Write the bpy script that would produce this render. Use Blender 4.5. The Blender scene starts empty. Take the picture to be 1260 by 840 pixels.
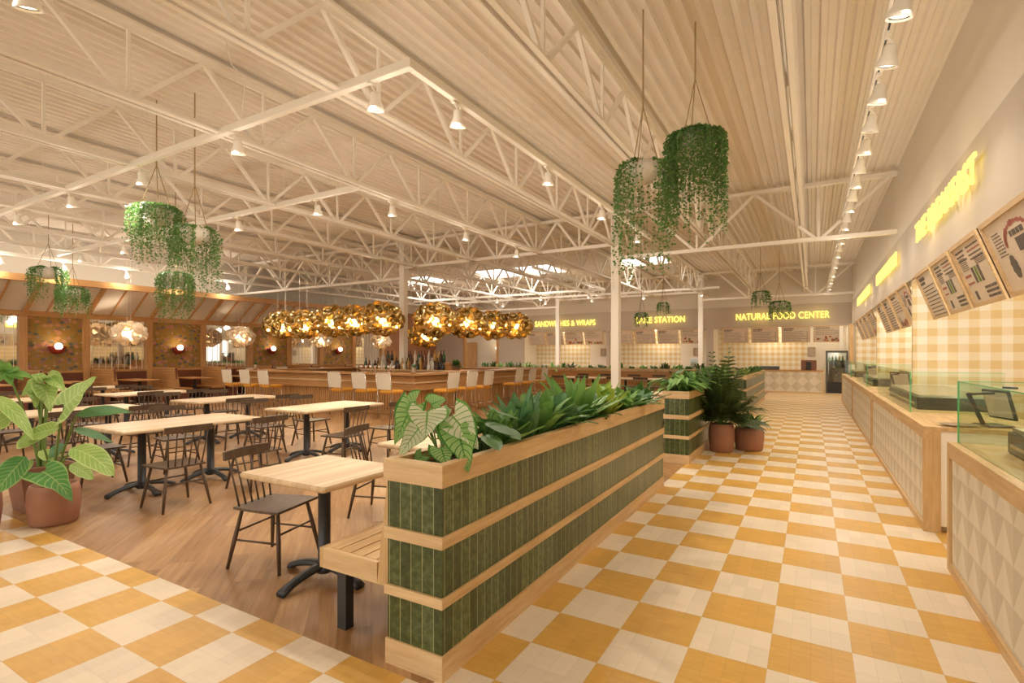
import bpy, math, random
from mathutils import Vector, Matrix, Euler
random.seed(7)
PI = math.pi
sc = bpy.context.scene
COL = sc.collection

# ------------------------------------------------------------------ helpers
class MB:
    """collects geometry for one mesh"""
    def __init__(s):
        s.v = []; s.f = []; s.uv = []; s.has_uv = False; s.mi = []; s.cur = 0
    def add(s, vs, fs, uvs=None):
        o = len(s.v); s.v += [tuple(p) for p in vs]
        for k, f in enumerate(fs):
            s.f.append([o + i for i in f]); s.mi.append(s.cur)
            s.uv.append([uvs[i] for i in f] if uvs else None)
        if uvs: s.has_uv = True
        return s
    def box(s, x0, x1, y0, y1, z0, z1):
        vs = [(x, y, z) for z in (z0, z1) for y in (y0, y1) for x in (x0, x1)]
        return s.add(vs, [(0, 2, 3, 1), (4, 5, 7, 6), (0, 1, 5, 4), (2, 6, 7, 3), (0, 4, 6, 2), (1, 3, 7, 5)])
    def bbox(s, x0, x1, y0, y1, z0, z1, b=.006):
        """box with chamfered vertical and top edges"""
        def ring(i, z):
            return [(x0+i+b, y0+i, z), (x1-i-b, y0+i, z), (x1-i, y0+i+b, z), (x1-i, y1-i-b, z),
                    (x1-i-b, y1-i, z), (x0+i+b, y1-i, z), (x0+i, y1-i-b, z), (x0+i, y0+i+b, z)]
        rs = [ring(b*.7, z0), ring(0, z0+b), ring(0, z1-b), ring(b*.7, z1)]
        vs = sum(rs, []); fs = [tuple(range(7, -1, -1)), tuple(24+i for i in range(8))]
        for k in range(3):
            for i in range(8):
                j = (i+1) % 8; fs.append((k*8+i, k*8+j, k*8+8+j, k*8+8+i))
        return s.add(vs, fs)
    def bar(s, p0, p1, w, h=None, up=(0, 0, 1)):
        """square bar from p0 to p1"""
        h = h or w; p0 = Vector(p0); p1 = Vector(p1); d = (p1-p0).normalized(); up = Vector(up)
        if abs(d.dot(up)) > .99: up = Vector((1, 0, 0))
        a = d.cross(up).normalized()*w/2; b = a.cross(d).normalized()*h/2
        vs = [p+q for p in (p0, p1) for q in (-a-b, a-b, a+b, -a+b)]
        return s.add(vs, [(3, 2, 1, 0), (4, 5, 6, 7), (0, 1, 5, 4), (1, 2, 6, 5), (2, 3, 7, 6), (3, 0, 4, 7)])
    def tube(s, pts, r, n=8, cap=True):
        pts = [Vector(p) for p in pts]; m = len(pts)
        rs = r if isinstance(r, (list, tuple)) else [r]*m
        vs = []; fs = []; prev = None
        for i, p in enumerate(pts):
            d = (pts[min(i+1, m-1)] - pts[max(i-1, 0)]).normalized()
            if prev is None:
                a = d.cross(Vector((0, 0, 1)))
                if a.length < .05: a = d.cross(Vector((1, 0, 0)))
            else: a = prev - d*prev.dot(d)
            a.normalize(); prev = a; b = d.cross(a)
            for k in range(n):
                t = 2*PI*k/n; vs.append(p + (a*math.cos(t) + b*math.sin(t))*rs[i])
        for i in range(m-1):
            for k in range(n):
                j = (k+1) % n; fs.append((i*n+k, i*n+j, i*n+n+j, i*n+n+k))
        if cap: fs += [tuple(range(n-1, -1, -1)), tuple((m-1)*n+k for k in range(n))]
        return s.add(vs, fs)
    def lathe(s, prof, n=20, c=(0, 0, 0)):
        vs = []; fs = []; m = len(prof)
        for r, z in prof:
            for k in range(n):
                t = 2*PI*k/n; vs.append((c[0]+r*math.cos(t), c[1]+r*math.sin(t), c[2]+z))
        for i in range(m-1):
            for k in range(n):
                j = (k+1) % n; fs.append((i*n+k, i*n+j, i*n+n+j, i*n+n+k))
        return s.add(vs, fs)
    def quad(s, a, b, c, d): return s.add([a, b, c, d], [(0, 1, 2, 3)])
    def leaf(s, base, d, up, L, W, droop=.3, kind='lance', rows=7, cols=4, fold=.12, wav=0):
        """one leaf blade: base point, direction, face normal, length, half width"""
        base = Vector(base); d = Vector(d).normalized(); up = Vector(up)
        side = d.cross(up).normalized(); up = side.cross(d).normalized()
        vs = []; uv = []; fs = []; lobe = 0
        for i in range(rows+1):
            t = i/rows
            if kind == 'lance': w = math.sin(PI*min(1, t**.75*.97+.03))**.8
            elif kind == 'strap': w = min(1, t*5+.25)*(1-t**5)**.7
            elif kind == 'oval': w = math.sin(PI*(t**.8))**.6 if 0 < t < 1 else .05
            else: w = (1-t**1.7)**.85*(.86+.3*math.sin(PI*min(1, t*1.5))); lobe = .3
            for j in range(cols+1):
                q = 2*j/cols-1
                y = t - lobe*(abs(q)**1.3)*(1-t)**1.6
                if lobe and i == 0 and abs(q) < .3: y = t
                bend = -droop*L*y*abs(y)
                wv = wav*math.sin(t*17+q*2)*abs(q)*W
                p = base + d*(L*y*(1-.25*abs(droop)*max(0, y))) + side*(W*w*q) + up*(fold*W*abs(q) + wv) + Vector((0, 0, bend))
                vs.append(p); uv.append((t, (q+1)/2))
        c = cols+1
        for i in range(rows):
            for j in range(cols): fs.append((i*c+j, i*c+j+1, i*c+c+j+1, i*c+c+j))
        return s.add(vs, fs, uv)
    def build(s, name, m=None, parent=None, smooth=False, loc=None, mats=None):
        me = bpy.data.meshes.new(name); me.from_pydata(s.v, [], s.f); me.update()
        if s.has_uv:
            l = me.uv_layers.new(name='UVMap'); k = 0
            for f in s.uv:
                for u in (f or []): l.data[k].uv = u; k += 1
        for x in (mats or ([m] if m else [])): me.materials.append(x)
        if mats: me.polygons.foreach_set('material_index', s.mi)
        if smooth: me.polygons.foreach_set('use_smooth', [True]*len(me.polygons))
        o = bpy.data.objects.new(name, me); COL.objects.link(o)
        if parent: o.parent = parent
        if loc: o.location = loc
        return o

def thing(name, label, cat, loc=(0, 0, 0), rz=0, group=None):
    o = bpy.data.objects.new(name, None); COL.objects.link(o); o.empty_display_size = .1
    o.location = loc; o.rotation_euler = (0, 0, rz); o['label'] = label; o['category'] = cat
    if group: o['group'] = group
    return o
def tag(o, label, cat, group=None):
    o['label'] = label; o['category'] = cat
    if group: o['group'] = group
    return o
def struct(o): o['kind'] = 'structure'; return o
def dup(root, loc, rz, label):
    r = root.copy(); COL.objects.link(r); r.location = loc; r.rotation_euler = (0, 0, rz); r['label'] = label
    for ch in list(root.children):
        c = ch.copy(); COL.objects.link(c); c.parent = r
        for g in list(ch.children):
            k = g.copy(); COL.objects.link(k); k.parent = c
    return r
def copy_part(o, parent, loc=(0, 0, 0), rot=(0, 0, 0), scale=(1, 1, 1), m=None):
    c = o.copy(); COL.objects.link(c); c.parent = parent; c.location = loc; c.rotation_euler = rot; c.scale = scale
    return c
class Kind:
    """first call places the prototype, later calls copy it"""
    def __init__(s, make): s.make = make; s.p = None
    def put(s, loc, rz, label):
        if s.p is None:
            s.p = s.make(); s.p.location = loc; s.p.rotation_euler = (0, 0, rz); s.p['label'] = label; return s.p
        return dup(s.p, loc, rz, label)

# ------------------------------------------------------------------ materials
class NT:
    def __init__(s, name, rough=.5, metal=0, spec=.5):
        s.m = bpy.data.materials.new(name); s.m.use_nodes = True; s.t = s.m.node_tree
        s.b = s.t.nodes['Principled BSDF']; s.b.inputs['Roughness'].default_value = rough
        s.b.inputs['Metallic'].default_value = metal; s.b.inputs['Specular IOR Level'].default_value = spec
        s._co = None
    def n(s, typ, **k):
        x = s.t.nodes.new(typ)
        for a, b in k.items(): setattr(x, a, b)
        return x
    def link(s, a, b): s.t.links.new(a, b)
    def set(s, inp, v):
        if hasattr(v, 'links') or isinstance(v, bpy.types.NodeSocket): s.link(v, inp)
        elif isinstance(v, (tuple, list)): inp.default_value = (*v, 1) if len(v) == 3 and inp.type == 'RGBA' else v
        else: inp.default_value = v
    def co(s, k='Object'):
        if s._co is None: s._co = s.n('ShaderNodeTexCoord')
        return s._co.outputs[k]
    def xyz(s, k='Object'):
        x = s.n('ShaderNodeSeparateXYZ'); s.link(s.co(k), x.inputs[0]); return x.outputs
    def math(s, op, a, b=0, c=None):
        x = s.n('ShaderNodeMath', operation=op); s.set(x.inputs[0], a); s.set(x.inputs[1], b)
        if c is not None: s.set(x.inputs[2], c)
        return x.outputs[0]
    def mix(s, f, a, b, blend='MIX'):
        x = s.n('ShaderNodeMix', data_type='RGBA', blend_type=blend)
        s.set(x.inputs[0], f); s.set(x.inputs[6], a); s.set(x.inputs[7], b); return x.outputs[2]
    def map(s, v, scale=(1, 1, 1), rot=(0, 0, 0)):
        x = s.n('ShaderNodeMapping'); s.link(v, x.inputs[0]); x.inputs['Scale'].default_value = scale
        x.inputs['Rotation'].default_value = rot; return x.outputs[0]
    def noise(s, v, scale, detail=3, rough=.5):
        x = s.n('ShaderNodeTexNoise'); s.link(v, x.inputs[0]); x.inputs['Scale'].default_value = scale
        x.inputs['Detail'].default_value = detail; x.inputs['Roughness'].default_value = rough; return x.outputs[0]
    def ramp(s, f, stops):
        x = s.n('ShaderNodeValToRGB'); s.link(f, x.inputs[0]); e = x.color_ramp.elements
        while len(e) < len(stops): e.new(.5)
        for i, (p, c) in enumerate(stops): e[i].position = p; e[i].color = (*c, 1)
        return x.outputs[0]
    def color(s, v): s.set(s.b.inputs['Base Color'], v); return s
    def bump(s, h, strength=.3, dist=.01):
        x = s.n('ShaderNodeBump'); x.inputs['Strength'].default_value = strength; x.inputs['Distance'].default_value = dist
        s.link(h, x.inputs['Height']); s.link(x.outputs[0], s.b.inputs['Normal']); return s
    def cell(s, v, size): # -> frac, id
        a = s.math('DIVIDE', v, size); return s.math('FRACT', a), s.math('FLOOR', a)

def plain(name, c, rough=.5, metal=0, var=.12, vs=6, spec=.5, bump=0):
    t = NT(name, rough, metal, spec); nz = t.noise(t.co(), vs, 3)
    t.color(t.mix(nz, tuple(x*(1-var) for x in c), tuple(min(1, x*(1+var)) for x in c)))
    if bump: t.bump(t.noise(t.co(), vs*12, 3), bump)
    return t.m
def wood(name, c1, c2, axis='y', rough=.45, scale=1.0, rot=0):
    t = NT(name, rough, spec=.35); k = {'x': (1.2, 14, 14), 'y': (14, 1.2, 14), 'z': (14, 14, 1.2)}[axis]
    v = t.map(t.co(), tuple(a*scale for a in k), (0, 0, rot))
    n = t.noise(v, 1.6, 5, .6); n2 = t.noise(v, 7, 2)
    f = t.math('ADD', t.math('MULTIPLY', n, .75), t.math('MULTIPLY', n2, .25))
    t.color(t.ramp(f, [(.3, c1), (.7, c2)])); t.bump(f, .08, .004); return t.m
def maple():
    t = NT('table_maple', .4, spec=.35); x = t.xyz(); v = t.map(t.co(), (9, 1, 9)); n = t.noise(v, 2.2, 4, .6)
    f, i = t.cell(t.math('ADD', x[0], 5), .047); w = t.n('ShaderNodeTexWhiteNoise', noise_dimensions='1D'); t.link(i, w.inputs['W'])
    k = t.math('ADD', t.math('MULTIPLY', n, .55), t.math('MULTIPLY', w.outputs[0], .45))
    t.color(t.ramp(k, [(.2, (.56, .39, .22)), (.8, (.74, .58, .38))])); return t.m
def emit(name, c, s):
    m = bpy.data.materials.new(name); m.use_nodes = True; t = m.node_tree; t.nodes.clear()
    e = t.nodes.new('ShaderNodeEmission'); e.inputs[0].default_value = (*c, 1); e.inputs[1].default_value = s
    o = t.nodes.new('ShaderNodeOutputMaterial'); t.links.new(e.outputs[0], o.inputs[0]); return m
def glass(name, c, alpha=.15, rough=.02, ior=1.45):
    m = bpy.data.materials.new(name); m.use_nodes = True; t = m.node_tree; t.nodes.clear()
    g = t.nodes.new('ShaderNodeBsdfGlossy'); g.inputs['Roughness'].default_value = rough
    p = t.nodes.new('ShaderNodeBsdfTransparent'); p.inputs[0].default_value = (*c, 1)
    fr = t.nodes.new('ShaderNodeLayerWeight'); pw = t.nodes.new('ShaderNodeMath'); pw.operation = 'POWER'; pw.inputs[1].default_value = 5
    ad = t.nodes.new('ShaderNodeMath'); ad.operation = 'MULTIPLY_ADD'; ad.inputs[1].default_value = .3; ad.inputs[2].default_value = alpha
    t.links.new(fr.outputs['Facing'], pw.inputs[0]); t.links.new(pw.outputs[0], ad.inputs[0])
    x = t.nodes.new('ShaderNodeMixShader'); t.links.new(ad.outputs[0], x.inputs[0]); t.links.new(p.outputs[0], x.inputs[1]); t.links.new(g.outputs[0], x.inputs[2])
    o = t.nodes.new('ShaderNodeOutputMaterial'); t.links.new(x.outputs[0], o.inputs[0]); return m

TS = .385; TX = -1.354; TY = 2.560
def checker():
    t = NT('checker_tile', .32, spec=.4); x = t.xyz()
    fx, ix = t.cell(t.math('SUBTRACT', x[0], TX), TS); fy, iy = t.cell(t.math('SUBTRACT', x[1], TY), TS)
    par = t.math('FLOORED_MODULO', t.math('ADD', ix, iy), 2)
    n = t.noise(t.map(t.co(), (3, 14, 1)), 2.2, 4); n2 = t.noise(t.co(), 1.1, 2)
    yel = t.mix(n, (.56, .295, .05), (.71, .43, .11)); cre = t.mix(n, (.70, .58, .43), (.79, .67, .515))
    c = t.mix(par, yel, cre)
    sx, jx = t.cell(t.math('SUBTRACT', x[0], TX), TS/4); sy, jy = t.cell(t.math('SUBTRACT', x[1], TY), TS/2)
    wn = t.n('ShaderNodeTexWhiteNoise', noise_dimensions='2D'); cb = t.n('ShaderNodeCombineXYZ'); t.link(jx, cb.inputs[0]); t.link(jy, cb.inputs[1]); t.link(cb.outputs[0], wn.inputs[0])
    tone = t.math('ADD', .95, t.math('MULTIPLY', wn.outputs[0], .09))
    gr = t.math('MAXIMUM', t.math('LESS_THAN', sx, .022), t.math('LESS_THAN', sy, .011))
    tone = t.math('SUBTRACT', tone, t.math('MULTIPLY', gr, .17))
    cc = t.n('ShaderNodeVectorMath', operation='SCALE'); t.link(c, cc.inputs[0]); t.link(tone, cc.inputs['Scale'])
    t.color(cc.outputs[0]); t.bump(t.math('SUBTRACT', 1, gr), .12, .002)
    t.set(t.b.inputs['Roughness'], t.math('ADD', .26, t.math('MULTIPLY', n2, .2))); return t.m
def plank():
    t = NT('oak_planks', .38, spec=.35)
    v = t.map(t.co(), (1, 1, 1), (0, 0, -3*PI/4)); sx = t.n('ShaderNodeSeparateXYZ'); t.link(v, sx.inputs[0])
    fy, iy = t.cell(sx.outputs[1], .19)
    w1 = t.n('ShaderNodeTexWhiteNoise', noise_dimensions='1D'); t.link(iy, w1.inputs['W'])
    fx, ix = t.cell(t.math('ADD', sx.outputs[0], t.math('MULTIPLY', w1.outputs[0], 1.5)), 1.35)
    w2 = t.n('ShaderNodeTexWhiteNoise', noise_dimensions='2D'); cb = t.n('ShaderNodeCombineXYZ'); t.link(ix, cb.inputs[0]); t.link(iy, cb.inputs[1]); t.link(cb.outputs[0], w2.inputs[0])
    g = t.n('ShaderNodeCombineXYZ'); t.link(t.math('MULTIPLY', sx.outputs[0], 1.0), g.inputs[0]); t.link(t.math('MULTIPLY', sx.outputs[1], 14), g.inputs[1]); t.link(t.math('MULTIPLY', w2.outputs[0], 20), g.inputs[2])
    n = t.noise(g.outputs[0], 2.0, 6, .62)
    f = t.math('ADD', t.math('MULTIPLY', n, .7), t.math('MULTIPLY', w2.outputs[0], .3))
    c = t.ramp(f, [(.25, (.23, .115, .042)), (.5, (.36, .195, .080)), (.78, (.52, .315, .145))])
    gr = t.math('MAXIMUM', t.math('LESS_THAN', fy, .012), t.math('LESS_THAN', fx, .003))
    t.color(t.mix(t.math('MULTIPLY', gr, .55), c, (.16, .08, .035))); t.bump(n, .05, .002); return t.m
def gingham(name, axis, per):
    t = NT(name, .6, spec=.2); x = t.xyz()
    def st(v):
        f, _ = t.cell(v, per); n = t.math('ABSOLUTE', t.math('SUBTRACT', f, .5)); r = t.n('ShaderNodeMapRange'); t.link(n, r.inputs[0])
        r.inputs[1].default_value = .235; r.inputs[2].default_value = .265; return r.outputs[0]
    a = st(x[axis]); b = st(x[2]); k = t.math('MULTIPLY', t.math('ADD', a, b), .5)
    t.color(t.ramp(k, [(0, (.74, .575, .30)), (.5, (.82, .72, .52)), (1, (.88, .84, .73))])); return t.m
def green_tile():
    t = NT('green_glazed_tile', .28, spec=.5); x = t.xyz()
    u = t.math('ADD', x[0], x[1]); f, i = t.cell(t.math('SUBTRACT', u, .46), .0722); row = t.math('FLOOR', t.math('DIVIDE', t.math('SUBTRACT', x[2], .0925), .2925))
    w = t.n('ShaderNodeTexWhiteNoise', noise_dimensions='2D'); cb = t.n('ShaderNodeCombineXYZ'); t.link(i, cb.inputs[0]); t.link(row, cb.inputs[1]); t.link(cb.outputs[0], w.inputs[0])
    n = t.noise(t.co(), 28, 5, .7); k = t.math('ADD', t.math('MULTIPLY', w.outputs[0], .22), t.math('MULTIPLY', n, .82))
    c = t.ramp(k, [(.28, (.020, .032, .007)), (.52, (.055, .078, .020)), (.75, (.14, .175, .065))])
    g = t.math('LESS_THAN', f, .04); t.color(t.mix(t.math('MULTIPLY', g, .95), c, (.44, .44, .23))); t.bump(t.math('SUBTRACT', n, t.math('MULTIPLY', g, .8)), .25, .004); return t.m
def relief_tile(name, axis, off=0, mirror=False, w=.30, h=.2133):
    t = NT(name, .5, spec=.35); x = t.xyz()
    f, i = t.cell(t.math('ADD', x[axis], off), w); g, j = t.cell(t.math('SUBTRACT', x[2], .08), h)
    if mirror:
        par = t.math('FLOORED_MODULO', j, 2); g = t.math('ABSOLUTE', t.math('SUBTRACT', par, g))
    tri = t.math('ABSOLUTE', t.math('SUBTRACT', t.math('MULTIPLY', f, 2), 1))
    k = t.math('LESS_THAN', tri, t.math('SUBTRACT', 1, g))
    r = t.math('GREATER_THAN', f, .5)
    c1 = t.mix(r, (.77, .71, .59), (.73, .67, .55)); c2 = t.mix(r, (.63, .56, .435), (.58, .51, .39))
    e = t.math('MAXIMUM', t.math('LESS_THAN', t.math('ABSOLUTE', t.math('SUBTRACT', tri, t.math('SUBTRACT', 1, g))), .02), t.math('LESS_THAN', g, .02))
    c = t.mix(k, c2, c1); n = t.noise(t.co(), 9, 3)
    c = t.mix(t.math('MULTIPLY', e, .25), c, (.44, .36, .26)); c = t.mix(t.math('MULTIPLY', n, .25), c, (.72, .60, .42)); t.color(c)
    t.bump(t.math('MULTIPLY', k, 1), .2, .006); return t.m
def wallpaper():
    t = NT('bird_wallpaper', .75, spec=.1); v = t.co(); sw = t.map(v, (1, 1, 1))
    base = t.ramp(t.noise(v, 5, 5, .7), [(.3, (.22, .17, .06)), (.5, (.38, .22, .06)), (.7, (.27, .21, .10))])
    vo = t.n('ShaderNodeTexVoronoi', feature='F1'); t.link(t.map(v, (1, 1, 1.25)), vo.inputs[0]); vo.inputs['Scale'].default_value = 6.2; vo.inputs['Randomness'].default_value = .75
    spots = t.math('LESS_THAN', t.math('ADD', vo.outputs['Distance'], t.math('MULTIPLY', t.noise(v, 34, 3), .55)), .72)
    core = t.math('LESS_THAN', vo.outputs['Distance'], .10)
    sp = t.n('ShaderNodeSeparateColor'); t.link(vo.outputs['Color'], sp.inputs[0])
    pal = t.ramp(sp.outputs[0], [(0, (.56, .22, .19)), (.18, (.12, .13, .12)), (.4, (.24, .25, .10)), (.58, (.78, .66, .45)), (.72, (.20, .21, .23)), (.88, (.50, .26, .15))])
    c = t.mix(spots, base, pal); c = t.mix(core, c, (.05, .03, .02)); t.color(c); return t.m
def leafmat(name, c1, c2, vein=None, kind='noise', rough=.42):
    t = NT(name, rough, spec=.4)
    n = t.noise(t.co('Object'), 7, 3)
    if kind == 'noise': col = t.mix(n, c1, c2)
    else:
        u = t.xyz('UV'); q = t.math('ABSOLUTE', t.math('SUBTRACT', u[1], .5))
        wv = t.math('SUBTRACT', u[0], t.math('MULTIPLY', q, .55)); f, _ = t.cell(wv, .115)
        d = t.math('ABSOLUTE', t.math('SUBTRACT', f, .5)); th = t.math('ADD', .0, t.math('MULTIPLY', n, .17))
        ln = t.math('LESS_THAN', d, th); mid = t.math('LESS_THAN', q, .022); edge = t.math('GREATER_THAN', t.math('ADD', q, t.math('MULTIPLY', n, .12)), .50)
        k = t.math('MAXIMUM', ln, t.math('MAXIMUM', mid, edge)); col = t.mix(k, t.mix(n, c1, c2), vein)
    t.color(col); t.b.inputs['Subsurface Weight'].default_value = 0
    tr = t.n('ShaderNodeBsdfTranslucent'); t.link(col, tr.inputs[0]) if not isinstance(col, tuple) else None
    mx = t.n('ShaderNodeMixShader'); mx.inputs[0].default_value = .25
    out = t.t.nodes['Material Output']; t.link(t.b.outputs[0], mx.inputs[1]); t.link(tr.outputs[0], mx.inputs[2]); t.link(mx.outputs[0], out.inputs[0])
    return t.m

M = dict(
 check=checker(), plank=plank(), ging_x=gingham('gingham_paper', 0, .262), ging_s=gingham('gingham_paper_fine', 0, .25),
 green=green_tile(), relief=relief_tile('relief_tile_side', 1), relief_x=relief_tile('relief_tile_front', 0, 0, True, .42, .2133), wallp=wallpaper(),
 paint=plain('cream_paint', (.84, .77, .66), .6, var=.03, vs=2), deck=plain('deck_paint', (.80, .725, .63), .65, var=.04, vs=1.5),
 steel_w=plain('truss_paint', (.86, .79, .69), .5, var=.03, vs=3), band=plain('taupe_paint', (.50, .42, .335), .7, var=.03, vs=1.2),
 wall_w=plain('wall_paint', (.68, .61, .51), .7, var=.03, vs=1.2), brown=plain('brown_plaster', (.36, .17, .085), .8, var=.2, vs=3),
 oak=wood('pale_oak', (.47, .285, .115), (.72, .50, .26), 'y'), oak_x=wood('pale_oak_x_lit', (.56, .37, .18), (.78, .58, .34), 'x'), oak_z=wood('pale_oak_z', (.50, .31, .13), (.72, .50, .26), 'z'),  # x-grain oak is lighter: stronger light on front faces put into its colour
 amber=wood('amber_oak', (.42, .205, .07), (.60, .33, .13), 'y'), amber_x=wood('amber_oak_x', (.42, .205, .07), (.60, .33, .13), 'x'), amber_z=wood('amber_oak_z', (.46, .24, .09), (.62, .36, .15), 'z'),
 top=maple(), chair=wood('dark_stained_ash', (.065, .040, .024), (.135, .086, .052), 'z', .45),
 iron=plain('charcoal_iron', (.045, .048, .052), .42, .3, .15, 30), black=plain('black_plastic', (.02, .02, .022), .4), dark=plain('dark_steel', (.10, .095, .085), .3, .6),
 terra=plain('terracotta', (.36, .165, .10), .75, var=.14, vs=9, bump=.1), terrad=plain('brown_clay', (.24, .11, .065), .75, var=.14, vs=9, bump=.1), soil=plain('soil', (.045, .028, .018), .95, var=.4, vs=40),
 pot=plain('white_basket', (.78, .70, .60), .8, var=.1, vs=30, bump=.3), rope=plain('jute_rope', (.36, .25, .12), .9, var=.3, vs=60),
 cream=plain('cream_weave', (.76, .67, .53), .8, var=.1, vs=50, bump=.2), yellow=plain('mustard_cushion', (.72, .33, .035), .7, var=.1, vs=20, bump=.1),
 chrome=plain('brushed_chrome', (.66, .60, .52), .25, .9), 
 red=plain('oxblood_enamel', (.22, .02, .01), .3), burg=plain('burgundy_panel', (.17, .055, .03), .6, var=.15, vs=3),
 white=plain('white_lacquer', (.86, .80, .70), .35, var=.02), paper=plain('menu_paper', (.70, .58, .45), .6, var=.04, vs=2), ink=plain('menu_ink', (.13, .105, .085), .7), inkr=plain('menu_red', (.40, .12, .09), .7), inkg=plain('menu_green', (.16, .24, .04), .7), inko=plain('menu_orange', (.55, .16, .03), .7),
 lampon=emit('lamp_on', (1, .86, .62), 22), sign=emit('yellow_neon', (1, .76, .13), 1.9), bulb=emit('warm_bulb', (1, .72, .36), 60), pearl=emit('pearl_bulb', (1, .85, .62), 6), sky_e=emit('skylight_day', (1, .95, .86), 3.2),
 glass=glass('guard_glass', (.90, .95, .88), .02, ior=1.16), edge=plain('green_glass_edge', (.10, .52, .20), .15), ice=glass('fridge_glass', (.74, .77, .73), .14),
 mirror=plain('mirror', (.82, .80, .76), .03, 1, .02),
 leaf_d=leafmat('leaf_deep_green', (.035, .11, .02), (.10, .24, .055)), leaf_m=leafmat('leaf_mid_green', (.09, .25, .04), (.27, .47, .13)), leaf_y=leafmat('leaf_lime', (.20, .36, .03), (.42, .52, .08)),
 leaf_o=leafmat('leaf_olive', (.035, .065, .015), (.10, .14, .04)), leaf_b=leafmat('leaf_blue_green', (.06, .18, .07), (.16, .32, .13)), vine=leafmat('vine_leaf', (.04, .13, .025), (.17, .34, .08)), vine_l=leafmat('vine_leaf_pale', (.12, .26, .04), (.36, .44, .14)),
 calad=leafmat('caladium_leaf', (.58, .64, .40), (.78, .78, .60), (.16, .36, .08), 'vein'), calad2=leafmat('caladium_green', (.12, .38, .05), (.46, .58, .26), (.05, .22, .03), 'vein'),
 dief=leafmat('dumbcane_leaf', (.20, .38, .07), (.38, .53, .15), (.46, .60, .22), 'vein'), dief2=leafmat('dumbcane_dark', (.05, .22, .05), (.13, .34, .09), (.28, .44, .15), 'vein'), stem=plain('green_stem', (.16, .26, .06), .5, var=.2, vs=20),
)
def petal_white():
    t = NT('frosted_glass_petal', .18, spec=.6); t.color((.92, .84, .72)); t.b.inputs['Emission Color'].default_value = (1, .85, .65, 1)
    tr = t.n('ShaderNodeBsdfTranslucent'); tr.inputs[0].default_value = (1, .93, .82, 1); mx = t.n('ShaderNodeMixShader'); mx.inputs[0].default_value = .6
    out = t.t.nodes['Material Output']; t.link(t.b.outputs[0], mx.inputs[1]); t.link(tr.outputs[0], mx.inputs[2]); t.link(mx.outputs[0], out.inputs[0]); return t.m
M['petal'] = petal_white()
def gold_glass(name, c, k):
    t = NT(name, .13, .95); n = t.noise(t.co(), 9, 3); col = t.mix(n, tuple(x*.7 for x in c), c); t.color(col)
    tr = t.n('ShaderNodeBsdfTranslucent'); t.link(t.mix(n, (1, .72, .26), (1, .86, .50)), tr.inputs[0]); mx = t.n('ShaderNodeMixShader'); mx.inputs[0].default_value = k
    out = t.t.nodes['Material Output']; t.link(t.b.outputs[0], mx.inputs[1]); t.link(tr.outputs[0], mx.inputs[2]); t.link(mx.outputs[0], out.inputs[0]); return t.m
M['gold'] = gold_glass('gold_leaf_glass', (1.0, .82, .40), .32); M['gold2'] = gold_glass('smoked_gold_glass', (.72, .54, .24), .16)
BOT = [plain('bottle_'+n, c, .12, var=.05) for n, c in (('green', (.02, .08, .03)), ('amber', (.20, .05, .01)), ('clear', (.62, .56, .46)), ('black', (.015, .015, .015)), ('brown', (.10, .035, .012)), ('gold', (.50, .28, .06)), ('white', (.66, .60, .50)))]

# ------------------------------------------------------------------ setting
XL, XR, YB, ZD = -20.5, 1.45, 26.0, 5.3
struct(MB().box(-1.6, 5.2, -7, 28.6, -.1, 0).build('floor', M['check']))
struct(MB().box(XL-.2, -1.6, -7, 1.97, -.1, 0).build('floor', M['check']))
struct(MB().box(XL-.2, -1.6, 1.97, 28.6, -.1, 0).build('floor', M['plank']))
# corrugated roof deck, ribs along Y, with skylight holes left out as separate strips
b = MB(); per = .165; x = XL-.2
sky = [(-17.1, -15.6), (-13.5, -11.6), (-11.3, -9.4), (-6.5, -4.8)]
def rib(x, y0, y1):
    p = [(0, 0), (.055, 0), (.075, .045), (.145, .045), (.165, 0)]
    for (a, z0), (c, z1) in zip(p, p[1:]): b.quad((x+a, y0, ZD+z0-.03), (x+a, y1, ZD+z0-.03), (x+c, y1, ZD+z1-.03), (x+c, y0, ZD+z1-.03))
while x < XR:
    hole = any(s0 <= x+.08 <= s1 for s0, s1 in sky)
    if hole: rib(x, -7, 19.15); rib(x, 21.3, 26.2)
    else: rib(x, -7, 26.2)
    x += per
struct(b.build('ceiling', M['deck']))
for k, (s0, s1) in enumerate(sky):
    o = MB().box(s0-.1, s1+.1, 19.1, 21.35, ZD+.10, ZD+.14).build('window_%d' % (k+1), M['sky_e']); struct(o)
    c = MB()
    c.box(s0-.06, s0, 19.1, 21.35, ZD-.03, ZD+.10); c.box(s1, s1+.06, 19.1, 21.35, ZD-.03, ZD+.10); c.box(s0, s1, 19.08, 19.14, ZD-.03, ZD+.10); c.box(s0, s1, 21.31, 21.37, ZD-.03, ZD+.10)
    c.build('window_frame', M['steel_w'], o)
# right wall : upper plain band and sign band
struct(MB().box(XR, XR+.15, -7, YB, 3.78, ZD+.05).build('wall_right', M['wall_w']))
struct(MB().box(XR-.03, XR+.12, -7, YB, 2.84, 3.78).build('wall_right', M['band']))
struct(MB().box(XR+.12, 5.2, -7, YB, 2.95, 3.05).build('ceiling', M['paint']))
for y in (10.8, 16.3, 23.6):
    struct(MB().box(XR, 5.2, y, y+.14, 0, 2.95).build('wall_right', M['ging_x']))
struct(MB().box(5.1, 5.2, -7, YB, 0, 3.05).build('wall_right', M['ging_x']))
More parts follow.
